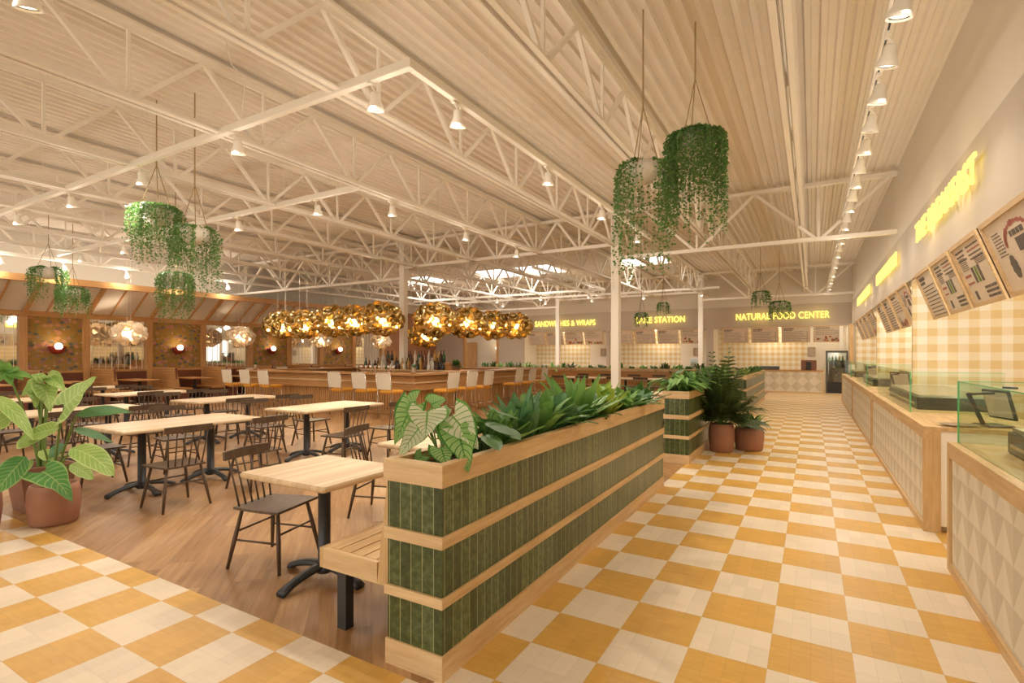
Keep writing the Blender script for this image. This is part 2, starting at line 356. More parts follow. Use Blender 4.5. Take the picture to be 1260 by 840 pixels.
# back wall
struct(MB().box(XL-.2, 5.2, YB, YB+.12, 2.83, 3.80).build('wall_back', M['band']))
struct(MB().box(XL-.2, 5.2, YB+.03, YB+.15, 3.80, ZD+.05).build('wall_back', M['wall_w']))
stalls = [(-14.25, -9.3), (-9.15, -4.35), (-4.05, 1.32)]
for a, c in ((-20.7, -18.35), (-15.95, -14.25), (-9.3, -9.15), (-4.35, -4.05), (1.32, 1.6)):
    struct(MB().box(a, c, YB, YB+.15, 0, 2.83).build('wall_back', M['band']))
for a, c in stalls:
    struct(MB().box(a-.05, c-1.5, 27.6, 27.7, 0, 2.83).build('wall_back', M['ging_s']))
    struct(MB().box(c-1.5, c+.05, 27.5, 27.7, 0, 2.83).build('wall_back', M['white']))
    struct(MB().box(a-.05, a, YB+.15, 27.6, 0, 2.83).build('wall_back', M['white']))
    struct(MB().box(c, c+.05, YB+.15, 27.6, 0, 2.83).build('wall_back', M['white']))
struct(MB().box(XL-.2, 5.2, YB+.12, 28.6, 2.83, 2.9).build('ceiling', M['paint']))
# doorway alcove between the grey wall pieces
struct(MB().box(-19.9, -15.9, 27.4, 27.5, 0, 2.83).build('wall_back', M['wall_w']))
d = MB().box(-19.35, -18.35, 27.3, 27.38, 0, 2.35).build('door_1', M['amber_z']); struct(d)
MB().box(-18.48, -18.42, 27.24, 27.3, .95, 1.1).build('door_handle', M['chrome'], d)
for a, c in ((-18.42, -18.28), (-16.05, -15.9)): struct(MB().box(a, c, YB-.03, YB+.2, 0, 2.83).build('trim_1', M['amber_z']))
struct(MB().box(1.0, 1.14, YB-.06, YB, 0, 2.83).build('trim_2', M['white']))
struct(MB().box(1.32, 1.45, 25.2, 25.34, 0, 2.84).build('trim_3', M['oak_z']))
# left wall: pillars, dado, wallpaper bays
struct(MB().box(XL-.2, XL-.05, -7, YB, 0, ZD+.05).build('wall_left', M['wall_w']))
struct(MB().box(XL-.05, XL+.0, 21.3, YB, 0, 4.0).build('wall_left', M['brown']))
struct(MB().box(XL-.05, XL+.06, -2, 21.3, 0, 1.02).build('baseboard_left', M['burg']))
pil = [2.2, 4.2, 6.18, 7.74, 9.6, 11.5, 13.45, 15.33, 17.1, 19.15, 21.2]
for y in pil: struct(MB().box(XL-.05, XL+.1, y-.09, y+.09, 0, 2.78).build('trim_4', M['amber_z']))
struct(MB().box(XL-.05, XL+.14, 0, 21.3, 2.76, 2.92).build('trim_5', M['amber']))
struct(MB().box(XL-.05, XL+.08, 0, 21.3, 1.02, 1.09).build('trim_6', M['amber']))
bays = list(zip(pil, pil[1:]))
for k, (a, c) in enumerate(bays):
    if k % 2 == 0: struct(MB().box(XL-.05, XL, a+.09, c-.09, 1.09, 2.76).build('wall_left', M['wallp']))
mir_words = {1: 'wall mirror hidden behind the tall green potted plants', 3: 'wall mirror of the first glowing white cluster lamp', 5: 'wall mirror of the second white cluster lamp', 7: 'wall mirror behind the bar, third along', 9: 'wall mirror nearest the brown back corner'}
mir_words = {1: 'strip wall mirror cut by the left photo edge', 3: 'strip wall mirror between the first two red sconces', 5: 'strip wall mirror between second and third red sconces', 7: 'strip wall mirror between third and fourth red sconces', 9: 'strip wall mirror beyond the last red sconce'}
for k, (a, c) in enumerate(bays):
    if k % 2 == 1:
        t = thing('wall_mirror', mir_words[k], 'mirror', (XL-.02, (a+c)/2, 1.09), 0, 'mirrors along the left wall')
        MB().box(-.02, .0, -(c-a)/2+.09, (c-a)/2-.09, 0, 1.67).build('mirror_glass', M['mirror'], t)
        n = 9
        s0 = MB().box(0, .01, -.0045, .0045, 0, 1.67).build('strip', M['white'], t)
        s0.location = (0, -(c-a)/2+.2, 0)
        for i in range(1, n): copy_part(s0, t, (0, -(c-a)/2+.2+i*(c-a-.4)/(n-1), 0))
# timber canopy rising from the wall top towards the room
can = thing('timber_canopy', 'long timber canopy with white panels above the wallpapered left wall', 'canopy', (XL+.1, 0, 2.86))
cw, chh = 1.3, .89
MB().box(cw-.06, cw+.08, 0, 21.3, chh-.09, chh+.1).build('ridge_beam', M['amber'], can)
MB().add([(.05, 0, .06), (.05, 21.3, .06), (cw, 21.3, chh+.04), (cw, 0, chh+.04), (.05, 0, .09), (.05, 21.3, .09), (cw, 21.3, chh+.07), (cw, 0, chh+.07)],
         [(0, 1, 2, 3), (7, 6, 5, 4), (0, 3, 7, 4), (1, 5, 6, 2), (0, 4, 5, 1), (3, 2, 6, 7)]).build('panel', M['wall_w'], can)
rm = MB().bar((.05, 0, .02), (cw, 0, chh-.01), .11, .1).build('rafter', M['amber_x'], can)
rs = MB().bar((.05, 0, .03), (cw, 0, chh), .035, .06).build('glazing_bar', M['amber_x'], can)
first = [True, True]
for a, c in bays + [(21.2, 21.2)]:
    if a <= 21.25:
        (setattr(rm, 'location', (0, a, 0)) if first[0] else copy_part(rm, can, (0, a, 0))); first[0] = False
    if a < c:
        for q in (1, 2):
            y = a+(c-a)*q/3; (setattr(rs, 'location', (0, y, 0)) if first[1] else copy_part(rs, can, (0, y, 0))); first[1] = False
# columns
cl = Kind(lambda: (lambda t: (MB().box(-.095, .095, -.095, .095, 0, 5.2).build('shaft', M['steel_w'], t), MB().bbox(-.17, .17, -.17, .17, 0, .03, .005).build('base_plate', M['steel_w'], t), MB().box(-.16, .16, -.16, .16, 5.0, 5.1).build('cap_plate', M['steel_w'], t), t)[3])(thing('steel_column', '', 'column', group='white roof columns')))
cl.put((-4.28, 12.66, 0), 0, 'white square steel column rising behind the green tiled planter')
cl.put((-11.3, 12.66, 0), 0, 'white square steel column standing among the gold bar lamps')
cl.put((-4.28, 24.2, 0), 0, 'distant white column right of the bakery menu boards')
cl.put((-11.24, 24.2, 0), 0, 'distant white column in front of the sandwich counter sign')

# ------------------------------------------------------------------ roof trusses
vmesh = MB().bar((0, 0, 0), (0, 0, 1), .04).build('vertical_strut', M['steel_w']).data
def strut(name, parent, p0, p1, w, cache={}):
    key = (name, tuple(round(b_-a_, 3) for a_, b_ in zip(p0, p1)), w)
    if key in cache:
        o = bpy.data.objects.new(name, cache[key]); COL.objects.link(o); o.parent = parent
    else:
        o = MB().bar((0, 0, 0), tuple(b_-a_ for a_, b_ in zip(p0, p1)), w).build(name, M['steel_w'], parent); cache[key] = o.data
    o.location = p0; return o
for o in list(bpy.data.objects):
    if o.data is vmesh: bpy.data.objects.remove(o)
jw = ['rightmost lengthwise roof truss above the tiled aisle', 'lengthwise roof truss above the long green planter', 'lengthwise roof truss above the near square table', 'lengthwise roof truss just left of the nearer ceiling track corner',
      'lengthwise roof truss over the second table row', 'lengthwise roof truss over the pair of hanging vines', 'lengthwise roof truss left of the vine trio', 'lengthwise roof truss second from the timber canopy', 'lengthwise roof truss closest to the timber canopy']
for k, X in enumerate([-.22, -2.2, -4.3, -6.4, -8.6, -10.75, -12.85, -14.95, -17.05, -19.1]):
    t = thing('roof_truss', (jw+['x'])[k] if k < 9 else 'lengthwise roof truss beside the left wall above the canopy', 'truss', (X, 0, 4.33), 0, 'white lengthwise roof trusses')
    bc = MB(); bc.box(-.08, -.015, -6, 26, 0, .025); bc.box(-.02, -.012, -6, 26, 0, .09); bc.box(.012, .02, -6, 26, 0, .09); bc.box(.015, .08, -6, 26, 0, .025); bc.build('bottom_chord', M['steel_w'], t)
    tc = MB(); tc.box(-.075, .075, -6, 26, .84, .87); tc.box(-.02, .02, -6, 26, .77, .84); tc.build('top_chord', M['steel_w'], t)
    y = 4.40-1.6*6
    while y < 25.6:
        if y > -5:
            strut('vertical_strut', t, (0, y, .05), (0, y, .8), .034)
            strut('diagonal_strut', t, (0, y-.8, .8), (0, y-.05, .05), .05); strut('diagonal_strut', t, (0, y+.05, .05), (0, y+.8, .8), .05)
        y += 1.6
def girder(y, label):
    t = thing('cross_truss', label, 'truss', (0, y, 0), 0, 'white cross roof trusses')
    MB().box(XL, XR, -.07, .07, 5.13, 5.2).build('top_chord', M['steel_w'], t)
    for (a, c, z, st, off) in ((-4.28, XR, 3.98, 2.45, 1.95), (-11.3, -4.28, 4.33, 1.26, .99), (XL, -11.3, 3.98, 2.45, .9)):
        MB().box(a, c, -.06, .06, z, z+.08).build('bottom_chord', M['steel_w'], t)
        x = a+off
        while x < c-.3:
            strut('vertical_strut', t, (x, 0, z+.05), (x, 0, 5.14), .045)
            if x-st/2 > a-.3: strut('diagonal_strut', t, (x-st/2, 0, 5.14), (x-.05, 0, z+.05), .06)
            if x+st/2 < c+.3: strut('diagonal_strut', t, (x+.05, 0, z+.05), (x+st/2, 0, 5.14), .06)
            x += st
    return t
girder(12.66, 'cross roof truss carried by the nearer pair of columns')
girder(24.2, 'cross roof truss in front of the back wall signs')

# ------------------------------------------------------------------ ceiling tracks and spotlights
LIGHTS = []
def lamp(kind, loc, energy, col=(1, .90, .765), size=.06, rot=(0, 0, 0), spot=2.2, blend=.7, name=None):
    l = bpy.data.lights.new(name or kind.lower()+'_lamp', kind); l.energy = energy; l.color = col
    if kind == 'SPOT': l.spot_size = spot; l.spot_blend = blend
    if kind == 'AREA': l.size = size
    else: l.shadow_soft_size = size
    o = bpy.data.objects.new(l.name, l); COL.objects.link(o); o.location = loc; o.rotation_euler = rot; LIGHTS.append(o); return o
def make_spot():
    t = thing('track_spotlight', '', 'spotlight', group='white track spotlights')
    MB().bbox(-.02, .02, -.05, .05, -.03, 0, .004).build('adapter', M['white'], t)
    MB().tube([(0, 0, -.03), (.02, 0, -.06), (.045, .0, -.11)], .011, 6).build('arm', M['white'], t)
    h = MB().lathe([(.0, -.085), (.03, -.088), (.036, -.10), (.038, -.15), (.058, -.20), (.064, -.235), (.058, -.237), (.05, -.20)], 18)
    hd = h.build('head', M['white'], t, True); hd.rotation_euler = (.22, .18, 0); hd.scale = (1.35, 1.35, 1.2); hd.location = (.045, 0, .01)
    q = MB().lathe([(.058, -.236), (.056, -.224), (.04, -.222)], 18).build('bezel', M['dark'], hd, True)
    MB().lathe([(.0, -.212), (.05, -.214)], 16).build('lens', M['lampon'], hd)
    return t
spot = Kind(make_spot)
ORD = ['first', 'second', 'third', 'fourth', 'fifth', 'sixth', 'seventh', 'eighth', 'ninth', 'tenth', 'eleventh', 'twelfth', 'thirteenth', 'fourteenth', 'fifteenth', 'sixteenth', 'seventeenth', 'eighteenth', 'nineteenth', 'twentieth', 'twenty-first', 'twenty-second', 'twenty-third', 'twenty-fourth', 'twenty-fifth', 'twenty-sixth']
ZT = 4.30
def track(name_label, pts, where=None):
    t = thing('ceiling_track', name_label, 'lighting track', (0, 0, ZT), 0, 'white ceiling lighting tracks')
    for (a, c) in zip(pts, pts[1:]):
        (x0, y0), (x1, y1) = a, c
        mb = MB().bbox(min(x0, x1)-.035, max(x0, x1)+.035, min(y0, y1)+(.036 if x0 == x1 and len(pts) > 2 and y0 < y1 else -.035), max(y0, y1)+(-.036 if x0 == x1 and y0 > y1 else .035), 0, .09, .006)
        o = mb.build('rail', M['white'], t)
        if len(pts) == 2 and x0 == .55: MB().box(min(x0, x1)-.008, max(x0, x1)+.008, min(y0, y1)-.008, max(y0, y1)+.008, -.003, 0).build('groove', M['iron'], o)
        L = math.hypot(x1-x0, y1-y0); n = max(2, int(L/4)+1)
        for i in range(n):
            f = (i+.5)/n; x = x0+(x1-x0)*f; y = y0+(y1-y0)*f
            MB().tube([(x, y, .07), (x, y, ZD-ZT-.03)], .004, 4).build('suspension_wire', M['white'], t)
track('square ceiling track nearest the camera, turning a corner', [(-20.0, 3.78), (-3.3, 3.78), (-3.3, 12.2)])
track('second ceiling track with its corner behind the nearest one', [(-17.9, 6.14), (-6.42, 6.14), (-6.42, 12.2)])
track('far ceiling track reaching towards the bakery sign', [(-17.5, 22.6), (-3.3, 22.6)])
track('far ceiling track just above the right-hand gold lamps', [(-17.9, 20.9), (-7.6, 20.9), (-7.6, 14.5)])
track('ceiling track along the left wall above the canopy', [(-18.9, 4.5), (-18.9, 12.5)])
def trk(lst, fmt, e=1.0, n0=0, up=13):
    for i, (x, y) in enumerate(lst):
        spot.put((x, y, ZT), 0, fmt % ORD[i+n0])
        lamp('SPOT', (x+.04, y-.05, ZT-.26), 95*e, rot=(0, 0, 0), spot=2.5, blend=.8); lamp('POINT', (x+.04, y-.05, ZT-(.75 if up < 50 else .22)), up*e, size=.15)  # extra point lamp by each head is added fill to brighten the ceiling
trk([(-3.79-2.28*i, 3.78) for i in range(6)], 'track spotlight on nearest crosswise rail, %s from its corner')
track('short ceiling track end at the top left photo corner', [(-4.8, -4), (-4.8, 1.5)])
spot.put((-4.8, 1.42, ZT), 0, 'large track spotlight at the top left photo corner')
lamp('SPOT', (-4.8, 1.4, ZT-.26), 120, spot=2.5, blend=.8)
trk([(-3.3, y) for y in (4.5, 6.7, 8.9, 11.1)], '%s track spotlight along the lengthwise rail over the long planter')
trk([(-7.5-2.28*i, 6.14) for i in range(5)], 'track spotlight on second crosswise rail, %s from its corner')
trk([(-6.42, y) for y in (6.85, 9.1, 11.3)], '%s track spotlight along the lengthwise rail over the dining tables')
trk([(-4-2.4*i, 22.6) for i in range(6)], 'track spotlight on farthest crosswise rail, %s from its right end', .9)
trk([(-8.3-2.3*i, 20.9) for i in range(5)], 'track spotlight over the bar back, %s from the right', .9)
trk([(-18.9, y) for y in (5.2, 6.6, 8.2, 9.8, 11.5)], 'track spotlight above the canopy edge, %s from the left', .22, up=170)  # stronger point lamps added here to brighten the wall above the canopy
track('straight ceiling track full of heads along the right-hand aisle', [(.55, -3), (.55, 25.4)])
for i in range(25):
    y = 4.62+.745*i if i < 12 else 13.56+.93*(i-12)
    spot.put((.55, y, ZT), 0, 'track spotlight on the long aisle rail, %s from the camera' % ORD[i])
    if i % 2 == 0: lamp('SPOT', (.6, y-.05, ZT-.26), 52, spot=2.2, blend=.8); lamp('POINT', (.6, y-.05, ZT-.75), 8, size=.15)  # point lamps hanging free below the rail are added ceiling fill
for y in (-2.5, 1.2): lamp('SPOT', (.6, y, ZT-.26), 52, spot=2.2, blend=.8)
for x in (-14, -8): lamp('SPOT', (x, 10.5, 4.2), 80, spot=2.5, blend=.8)

# ------------------------------------------------------------------ planters with green tiles
def planter(x0, x1, y0, y1, label, face='green'):
    t = thing('tiled_planter', label, 'planter', (x0, y0, 0), 0, 'green tiled planters')
    w = x1-x0; L = y1-y0; g = .008
    ax = w > L
    om = M['oak_x'] if ax else M['oak']
    MB().box(0, w, 0, L, 0, .13).build('plinth', om, t)
    for a, c in ((.13, .36), (.41, .65), (.71, .95)):
        MB().box(g, w-g, g, L-g, a, c).build('tile_band', M[face], t)
    for a, c in ((.36, .41), (.65, .71)): MB().box(-.004, w+.004, -.004, L+.004, a, c).build('wood_strip', om, t)
    r = MB(); k = .045; e = .006
    r.box(-e, k, -e, L+e, .95, 1.06); r.box(w-k, w+e, -e, L+e, .95, 1.06); r.box(k, w-k, -e, k, .95, 1.06); r.box(k, w-k, L-k, L+e, .95, 1.06)
    r.build('rim', om, t)
    if not ax:
        for a, c, q in ((0, .13, .0), (.36, .41, .004), (.65, .71, .004), (.95, 1.06, .006)): MB().box(-q, w+q, -q-.004, -q, a, c).build('end_board', M['oak_x'], t)
    MB().box(k, w-k, k, L-k, .95, 1.0).build('soil', M['soil'], t)
    return t
planter(-1.925, -1.555, 2.02, 6.38, 'long green tiled planter in the foreground with oak bands')
planter(-1.92, -1.55, 7.84, 12.1, 'second green tiled planter behind the two aisle pots')
planter(-1.85, -1.45, 14.6, 20.4, 'third green tiled planter farthest down the tiled aisle')
planter(-13.2, -1.85, 19.9, 20.3, 'long wood-clad planter crossing the room before the bakery', 'amber_x')

def bench(x, y0, y1, label):
    t = thing('bench_seat', label, 'bench', (x, y0, 0), 0, 'slatted benches backing onto the planters')
    L = y1-y0
    MB().box(-.58, -.55, 0, L, .345, .46).build('front_board', M['oak'], t)
    for yy in (0, L-.03): MB().box(-.55, -.12, yy, yy+.03, .345, .46).build('end_board', M['oak_x'], t)
    s = MB()
    for i in range(5): s.box(-.545+i*.1, -.455+i*.1, .03, L-.03, .44, .462)
    s.build('seat_slats', M['oak'], t)
    for yy in (0, L-.03): MB().add([(-.12, yy, .345), (-.01, yy, .345), (-.01, yy, 1.0), (-.035, yy, 1.0), (-.12, yy+.03, .345), (-.01, yy+.03, .345), (-.01, yy+.03, 1.0), (-.035, yy+.03, 1.0)],
        [(0, 1, 2, 3), (7, 6, 5, 4), (0, 4, 5, 1), (1, 5, 6, 2), (2, 6, 7, 3), (3, 7, 4, 0)]).build('end_support', M['oak_z'], t)
    b = MB()
    for i in range(5):
        z = .48+i*.105; xx = -.115+(z-.46)*.155
        b.box(xx, xx+.02, .03, L-.03, z, z+.09)
    b.build('back_slats', M['oak'], t)
    l = None; n = max(2, int(L/1.6)+1)
    for i in range(n):
        y = .06+(L-.12)*i/(n-1)
        if l is None: l = MB().box(-.035, .035, -.03, .03, 0, .35).build('leg', M['iron'], t); l.location = (-.43, y, 0)
        else: copy_part(l, t, (-.43, y, 0))
    return t
bench(-1.945, 2.10, 6.3, 'slatted oak bench against the near green planter')
bench(-1.93, 7.9, 12.0, 'slatted oak bench against the second green planter')

# ------------------------------------------------------------------ cafe tables and chairs
def pedestal(t, x, y):
    p = MB().lathe([(.0, .74), (.09, .74), (.09, .73), (.043, .725), (.043, .10), (.058, .095), (.062, .06), (.05, .045), (0, .045)], 20).build('pedestal', M['iron'], t, True); p.location = (x, y, 0)
    a0 = None
    for k in range(4):
        if a0 is None:
            m = MB(); n = 8; vs = []; fs = []
            for i in range(n+1):
                q = i/n; r = .03+.33*q; z = .085-.075*q**1.9; wd = .036-.006*q+.012*(q > .85); th = .034
                vs += [(r, -wd, z+th*.3), (r, -wd*.5, z+th), (r, wd*.5, z+th), (r, wd, z+th*.3), (r, wd*.8, max(0, z-.008)), (r, -wd*.8, max(0, z-.008))]
            for i in range(n):
                for j in range(6): fs.append((i*6+j, i*6+(j+1) % 6, i*6+6+(j+1) % 6, i*6+6+j))
            fs += [(5, 4, 3, 2, 1, 0), tuple(n*6+j for j in range(6))]
            a0 = m.add(vs, fs).build('foot', M['iron'], p, True)
        else: copy_part(a0, p, (0, 0, 0), (0, 0, k*PI/2))
def make_table(w, l, ped):
    def f():
        t = thing('cafe_table', '', 'table', group='cafe tables with pale wooden tops')
        MB().bbox(-w/2, w/2, -l/2, l/2, .742, .78, .012).build('tabletop', M['top'], t)
        for y in ped: pedestal(t, 0, y)
        return t
    return f
sq = Kind(make_table(.86, .74, [0])); lg = Kind(make_table(.94, 1.6, [-.4, .4]))
def make_chair():
    t = thing('spindle_chair', '', 'chair', group='dark wooden spindle chairs'); m = M['chair']
    s = MB(); n = 10; vs = []; fs = []
    # saddle seat: grid with a shallow dish and curved outline
    for zt in (0, 1):
        for i in range(n+1):
            for j in range(n+1):
                u = i/n*2-1; v = j/n*2-1
                x = .215*u; wd = .225+.02*u; y = wd*v*(1-.05*u*u)
                z = .452 - (.012*(1-u*u)*(1-v*v)+.004*abs(v)**3*0) if zt else .418+.016*max(abs(u), abs(v))**4
                vs.append((x, y, z))
    c = n+1
    for i in range(n):
        for j in range(n):
            a = i*c+j; fs.append((a, a+1, a+c+1, a+c)); a += c*c; fs.append((a, a+c, a+c+1, a+1))
    for i in range(n):
        for (a, b_) in ((i, i+1), (n*c+i+1, n*c+i), ((i+1)*c, i*c), (i*c+n, (i+1)*c+n)): fs.append((a, a+c*c, b_+c*c, b_))
    s.add(vs, fs).build('seat', m, t)
    for sx in (-1, 1):
        for sy in (-1, 1):
            MB().tube([(.16*sx, .165*sy, .43), (.195*sx, .20*sy, .22), (.23*sx, .235*sy, 0)], [.013, .017, .012], 8).build('leg', m, t, True)
    for sy in (-1, 1): MB().tube([(-.195, .2*sy, .21), (.195, .2*sy, .21)], .008, 6).build('stretcher', m, t, True)
    MB().tube([(.185, -.19, .27), (.185, .19, .27)], .008, 6).build('stretcher', m, t, True)
    MB().tube([(-.185, -.19, .27), (-.185, .19, .27)], .008, 6).build('stretcher', m, t, True)
    for k in range(6):
        y = -.165+.066*k; y2 = y*1.18; xx = -.255-.02*(1-(y/.165)**2)
        MB().tube([(-.185, y, .44), (xx, y2, .80)], [.0075, .0065], 6).build('spindle', m, t, True)
    r = MB(); vs = []; fs = []; n = 8
    for i in range(n+1):
        q = i/n*2-1; y = .235*q; x = -.262-.026*(1-q*q); h = .036-.004*q*q
        vs += [(x-.010, y, .835-h), (x+.010, y, .835-h), (x+.004, y, .835+h), (x-.014, y, .835+h)]
    for i in range(n):
        for j in range(4): fs.append((i*4+j, i*4+4+j, i*4+4+(j+1) % 4, i*4+(j+1) % 4))
    fs += [(0, 1, 2, 3), (n*4+3, n*4+2, n*4+1, n*4)]
    r.add(vs, fs).build('back_rail', m, t)
    return t
chair = Kind(make_chair)
sq.put((-3.03, 2.56, 0), 0, 'small square cafe table nearest the camera by the green planter')
sq.put((-3.07, 3.92, 0), 0, 'small cafe table partly behind the striped caladium plant')
sq.put((-3.07, 5.3, 0), 0, 'small cafe table hidden behind the near planter foliage')
chair.put((-3.62, 2.59, 0), .25, 'dark spindle chair at the small square table nearest the camera')
chair.put((-3.78, 3.9, 0), .3, 'dark spindle chair just behind the nearest small square table')
chair.put((-3.78, 5.25, 0), .1, 'dark spindle chair at the small table hidden by planter leaves')
for i, y in enumerate((8.5, 9.9, 11.3)):
    sq.put((-3.0, y, 0), 0, 'small cafe table %s along the second planter bench' % ('first', 'second', 'third')[i][:])
    chair.put((-3.72, y, 0), .1*(i-1), 'spindle chair at the %s small table by the second planter' % ORD[i])
TB = [(-6.77, 3.5, 'long table left of the nearest square table'), (-6.77, 5.78, 'long table in front of the yellow stools'), (-9.58, 5.85, 'long table behind and left of the centre one'),
      (-9.55, 3.5, 'long table right behind the tall dumbcane leaves'), (-12.55, 5.85, 'narrow-looking long table before the wooden booths'), (-12.55, 3.5, 'long table mostly hidden by the left potted plants'), (-15.6, 5.85, 'most distant long table beside the booths')]
short = ['table left of nearest square one', 'table before the yellow stools', 'centre-left back-row table', 'table behind the dumbcane', 'back-row table before the booths', 'table hidden by left plants', 'most distant back-row table']
for k, (x, y, lb) in enumerate(TB):
    lg.put((x, y, 0), 0, 'pale wooden '+lb)
    for j, (dy, nf) in enumerate(((-.5, 'nearer'), (.42, 'farther'))):
        j1 = random.uniform(-.08, .08); j2 = random.uniform(-.1, .1)
        chair.put((x+.93+(0 if k else 0), y+dy, 0), PI+j1, 'dark chair, %s one on right side of %s' % (nf, short[k]))
        chair.put((x-.93, y+dy+.03, 0), j2, 'dark chair, %s one on left side of %s' % (nf, short[k]))
# dining area beyond the bar, seen over the planters
for i, (x, y) in enumerate(((-5.2, 17.6), (-7.2, 17.6), (-3.3, 17.2))):
    lg.put((x, y, 0), PI/2, 'distant pale table before the cross planter, %s' % ('centre one', 'leftmost', 'nearest the aisle')[i])
    for j, dx in enumerate((-.45, .45)):
        chair.put((x+dx, y-.9, 0), PI/2, 'distant dark chair, %s one in front of %s table' % (('left', 'right')[j], ('centre far', 'leftmost far', 'aisle-side far')[i]))
        chair.put((x+dx, y+.9, 0), -PI/2, 'distant dark chair, %s one behind %s table' % (('left', 'right')[j], ('centre far', 'leftmost far', 'aisle-side far')[i]))

# ------------------------------------------------------------------ booths along the left wall
def make_booth():
    t = thing('booth_bench', '', 'booth', group='slatted wooden booth benches')
    b = MB()
    for i in range(9):
        z = .44+i*.08
        b.add([(0, -.03-(1.16-z)*.10, z), (1.55-(z-.4)*.14, -.03-(1.16-z)*.10, z), (1.55-(z-.33)*.14, -.03-(1.09-z)*.10, z+.07), (0, -.03-(1.09-z)*.10, z+.07),
               (0, .03+(1.16-z)*.10, z), (1.55-(z-.4)*.14, .03+(1.16-z)*.10, z), (1.55-(z-.33)*.14, .03+(1.09-z)*.10, z+.07), (0, .03+(1.09-z)*.10, z+.07)],
              [(0, 1, 2, 3), (7, 6, 5, 4), (0, 4, 5, 1), (1, 5, 6, 2), (3, 2, 6, 7)])
    b.build('backrest', M['amber_x'], t)
    MB().box(0, 1.5, -.02, .02, .4, 1.14).build('back_core', M['burg'], t)
    for s in (-1, 1):
        MB().box(0, 1.5, min(s*.10, s*.55), max(s*.10, s*.55), .38, .44).build('seat', M['amber_x'], t)
        MB().box(.03, 1.4, min(s*.08, s*.48), max(s*.08, s*.48), 0, .38).build('seat_base', M['burg'], t)
    return t
def make_bt():
    t = thing('booth_table', '', 'table', group='amber booth tables')
    MB().bbox(-.1, 1.25, -.38, .38, .735, .775, .01).build('tabletop', M['amber_x'], t)
    MB().tube([(.75, 0, .735), (.75, 0, .03)], .04, 12).build('pedestal', M['iron'], t, True); MB().lathe([(0, .03), (.24, .025), (.25, 0), (0, 0)], 20, (.75, 0, 0)).build('base', M['iron'], t, True)
    return t
booth = Kind(make_booth); bt = Kind(make_bt)
byy = [4.2, 6.1, 7.9, 9.72, 11.5, 13.4, 15.3, 17.2]
for i, y in enumerate(byy):
    booth.put((XL+.1, y, 0), 0, 'slatted booth bench against the left wall, %s from the left' % ORD[i])
    if i < len(byy)-1: bt.put((XL+.35, (y+byy[i+1])/2, 0), 0, 'amber booth table by the left wall, %s from the left' % ORD[i])
# sconces
def make_sconce():
    t = thing('wall_sconce', '', 'wall lamp', group='red bowl sconces')
    bo = MB().lathe([(0, -.25), (.10, -.235), (.18, -.17), (.225, -.06), (.23, 0), (.215, -.01), (.17, -.14), (.09, -.20), (0, -.215)], 22).build('bowl', M['red'], t, True); bo.scale = (.45, 1, 1)
    bb = MB().lathe([(0, -.10), (.06, -.09), (.095, -.04), (.10, 0), (.085, .055), (.045, .09), (0, .10)], 16).build('bulb', M['pearl'], t, True); bb.location = (.10, 0, .0)
    MB().box(-.13, -.11, -.05, .05, -.2, .06).build('wall_plate', M['red'], t); return t
sco = Kind(make_sconce)
for i, y in enumerate((5.2-1.98*0, 8.0, 0)[:0] or (6.96, 10.55, 14.4, 18.1)):
    sco.put((XL+.14, y, 1.86), 0, 'red bowl sconce on the floral wallpaper, %s from the left' % ORD[i])
    lamp('POINT', (XL+.3, y, 2.05), 3, (1, .62, .3), .08)

# ------------------------------------------------------------------ glass globe clusters
def cluster(name, label, cat, group, loc, rx, rz, n, mats, seed, rg, bulb, wires=3):
    rnd = random.Random(seed); t = thing(name, label, cat, loc, 0, group); cd = Vector((-loc[0], -loc[1], 0)).normalized(); bp = Vector((cd.x*rx*.95, cd.y*rx*.95, -rz*.25))
    protos = []
    for k, m in enumerate(mats):
        # open blown-glass shell, a bowl of about two thirds of a sphere
        pf = [(rg*math.sin(a), -rg*.9*math.cos(a)) for a in [PI*q/12*.74 for q in range(0, 13)]]
        pf += [(r*.93, z) for r, z in reversed(pf[:-1])]
        protos.append(MB().lathe(pf, 14).build('glass_globe', m, t, True))
    used = [False]*len(mats)
    for i in range(n):
        ph = math.acos(1-2*(i+.5)/n); th = i*2.39996
        p = (rx*math.sin(ph)*math.cos(th), rx*math.sin(ph)*math.sin(th), rz*math.cos(ph))
        if (Vector(p)-bp).length < rg*1.0: continue
        j = i % len(mats); s = rnd.uniform(.75, 1.15); o = Vector(p).normalized()
        rot = o.to_track_quat('Z', 'Y').to_euler(); rot.x += rnd.uniform(-.7, .7); rot.y += rnd.uniform(-.7, .7)
        if not used[j]: q = protos[j]; used[j] = True; q.location = p; q.rotation_euler = rot; q.scale = (s, s, s)
        else: copy_part(protos[j], t, p, rot, (s, s, s))
    b0 = MB().lathe([(0, -.045), (.032, -.032), (.045, 0), (.032, .032), (0, .045)], 12).build('bulb', bulb, t, True); b0.location = bp
    for k in range(3):
        a = rnd.uniform(0, 6); a = math.atan2(cd.y, cd.x)+(-1.1, .9, 2.6)[k]; copy_part(b0, t, (rx*.95*math.cos(a), rx*.95*math.sin(a), rz*rnd.uniform(-.7, -.2)), (0, 0, 0), (.6,)*3)
    for k in range(wires):
        a = 2*PI*k/wires; MB().tube([(rx*.3*math.cos(a), rx*.3*math.sin(a), rz*.6), (rx*.3*math.cos(a), rx*.3*math.sin(a), ZD-loc[2]-.03)], .004, 4).build('hanging_wire', M['white'], t)
    return t
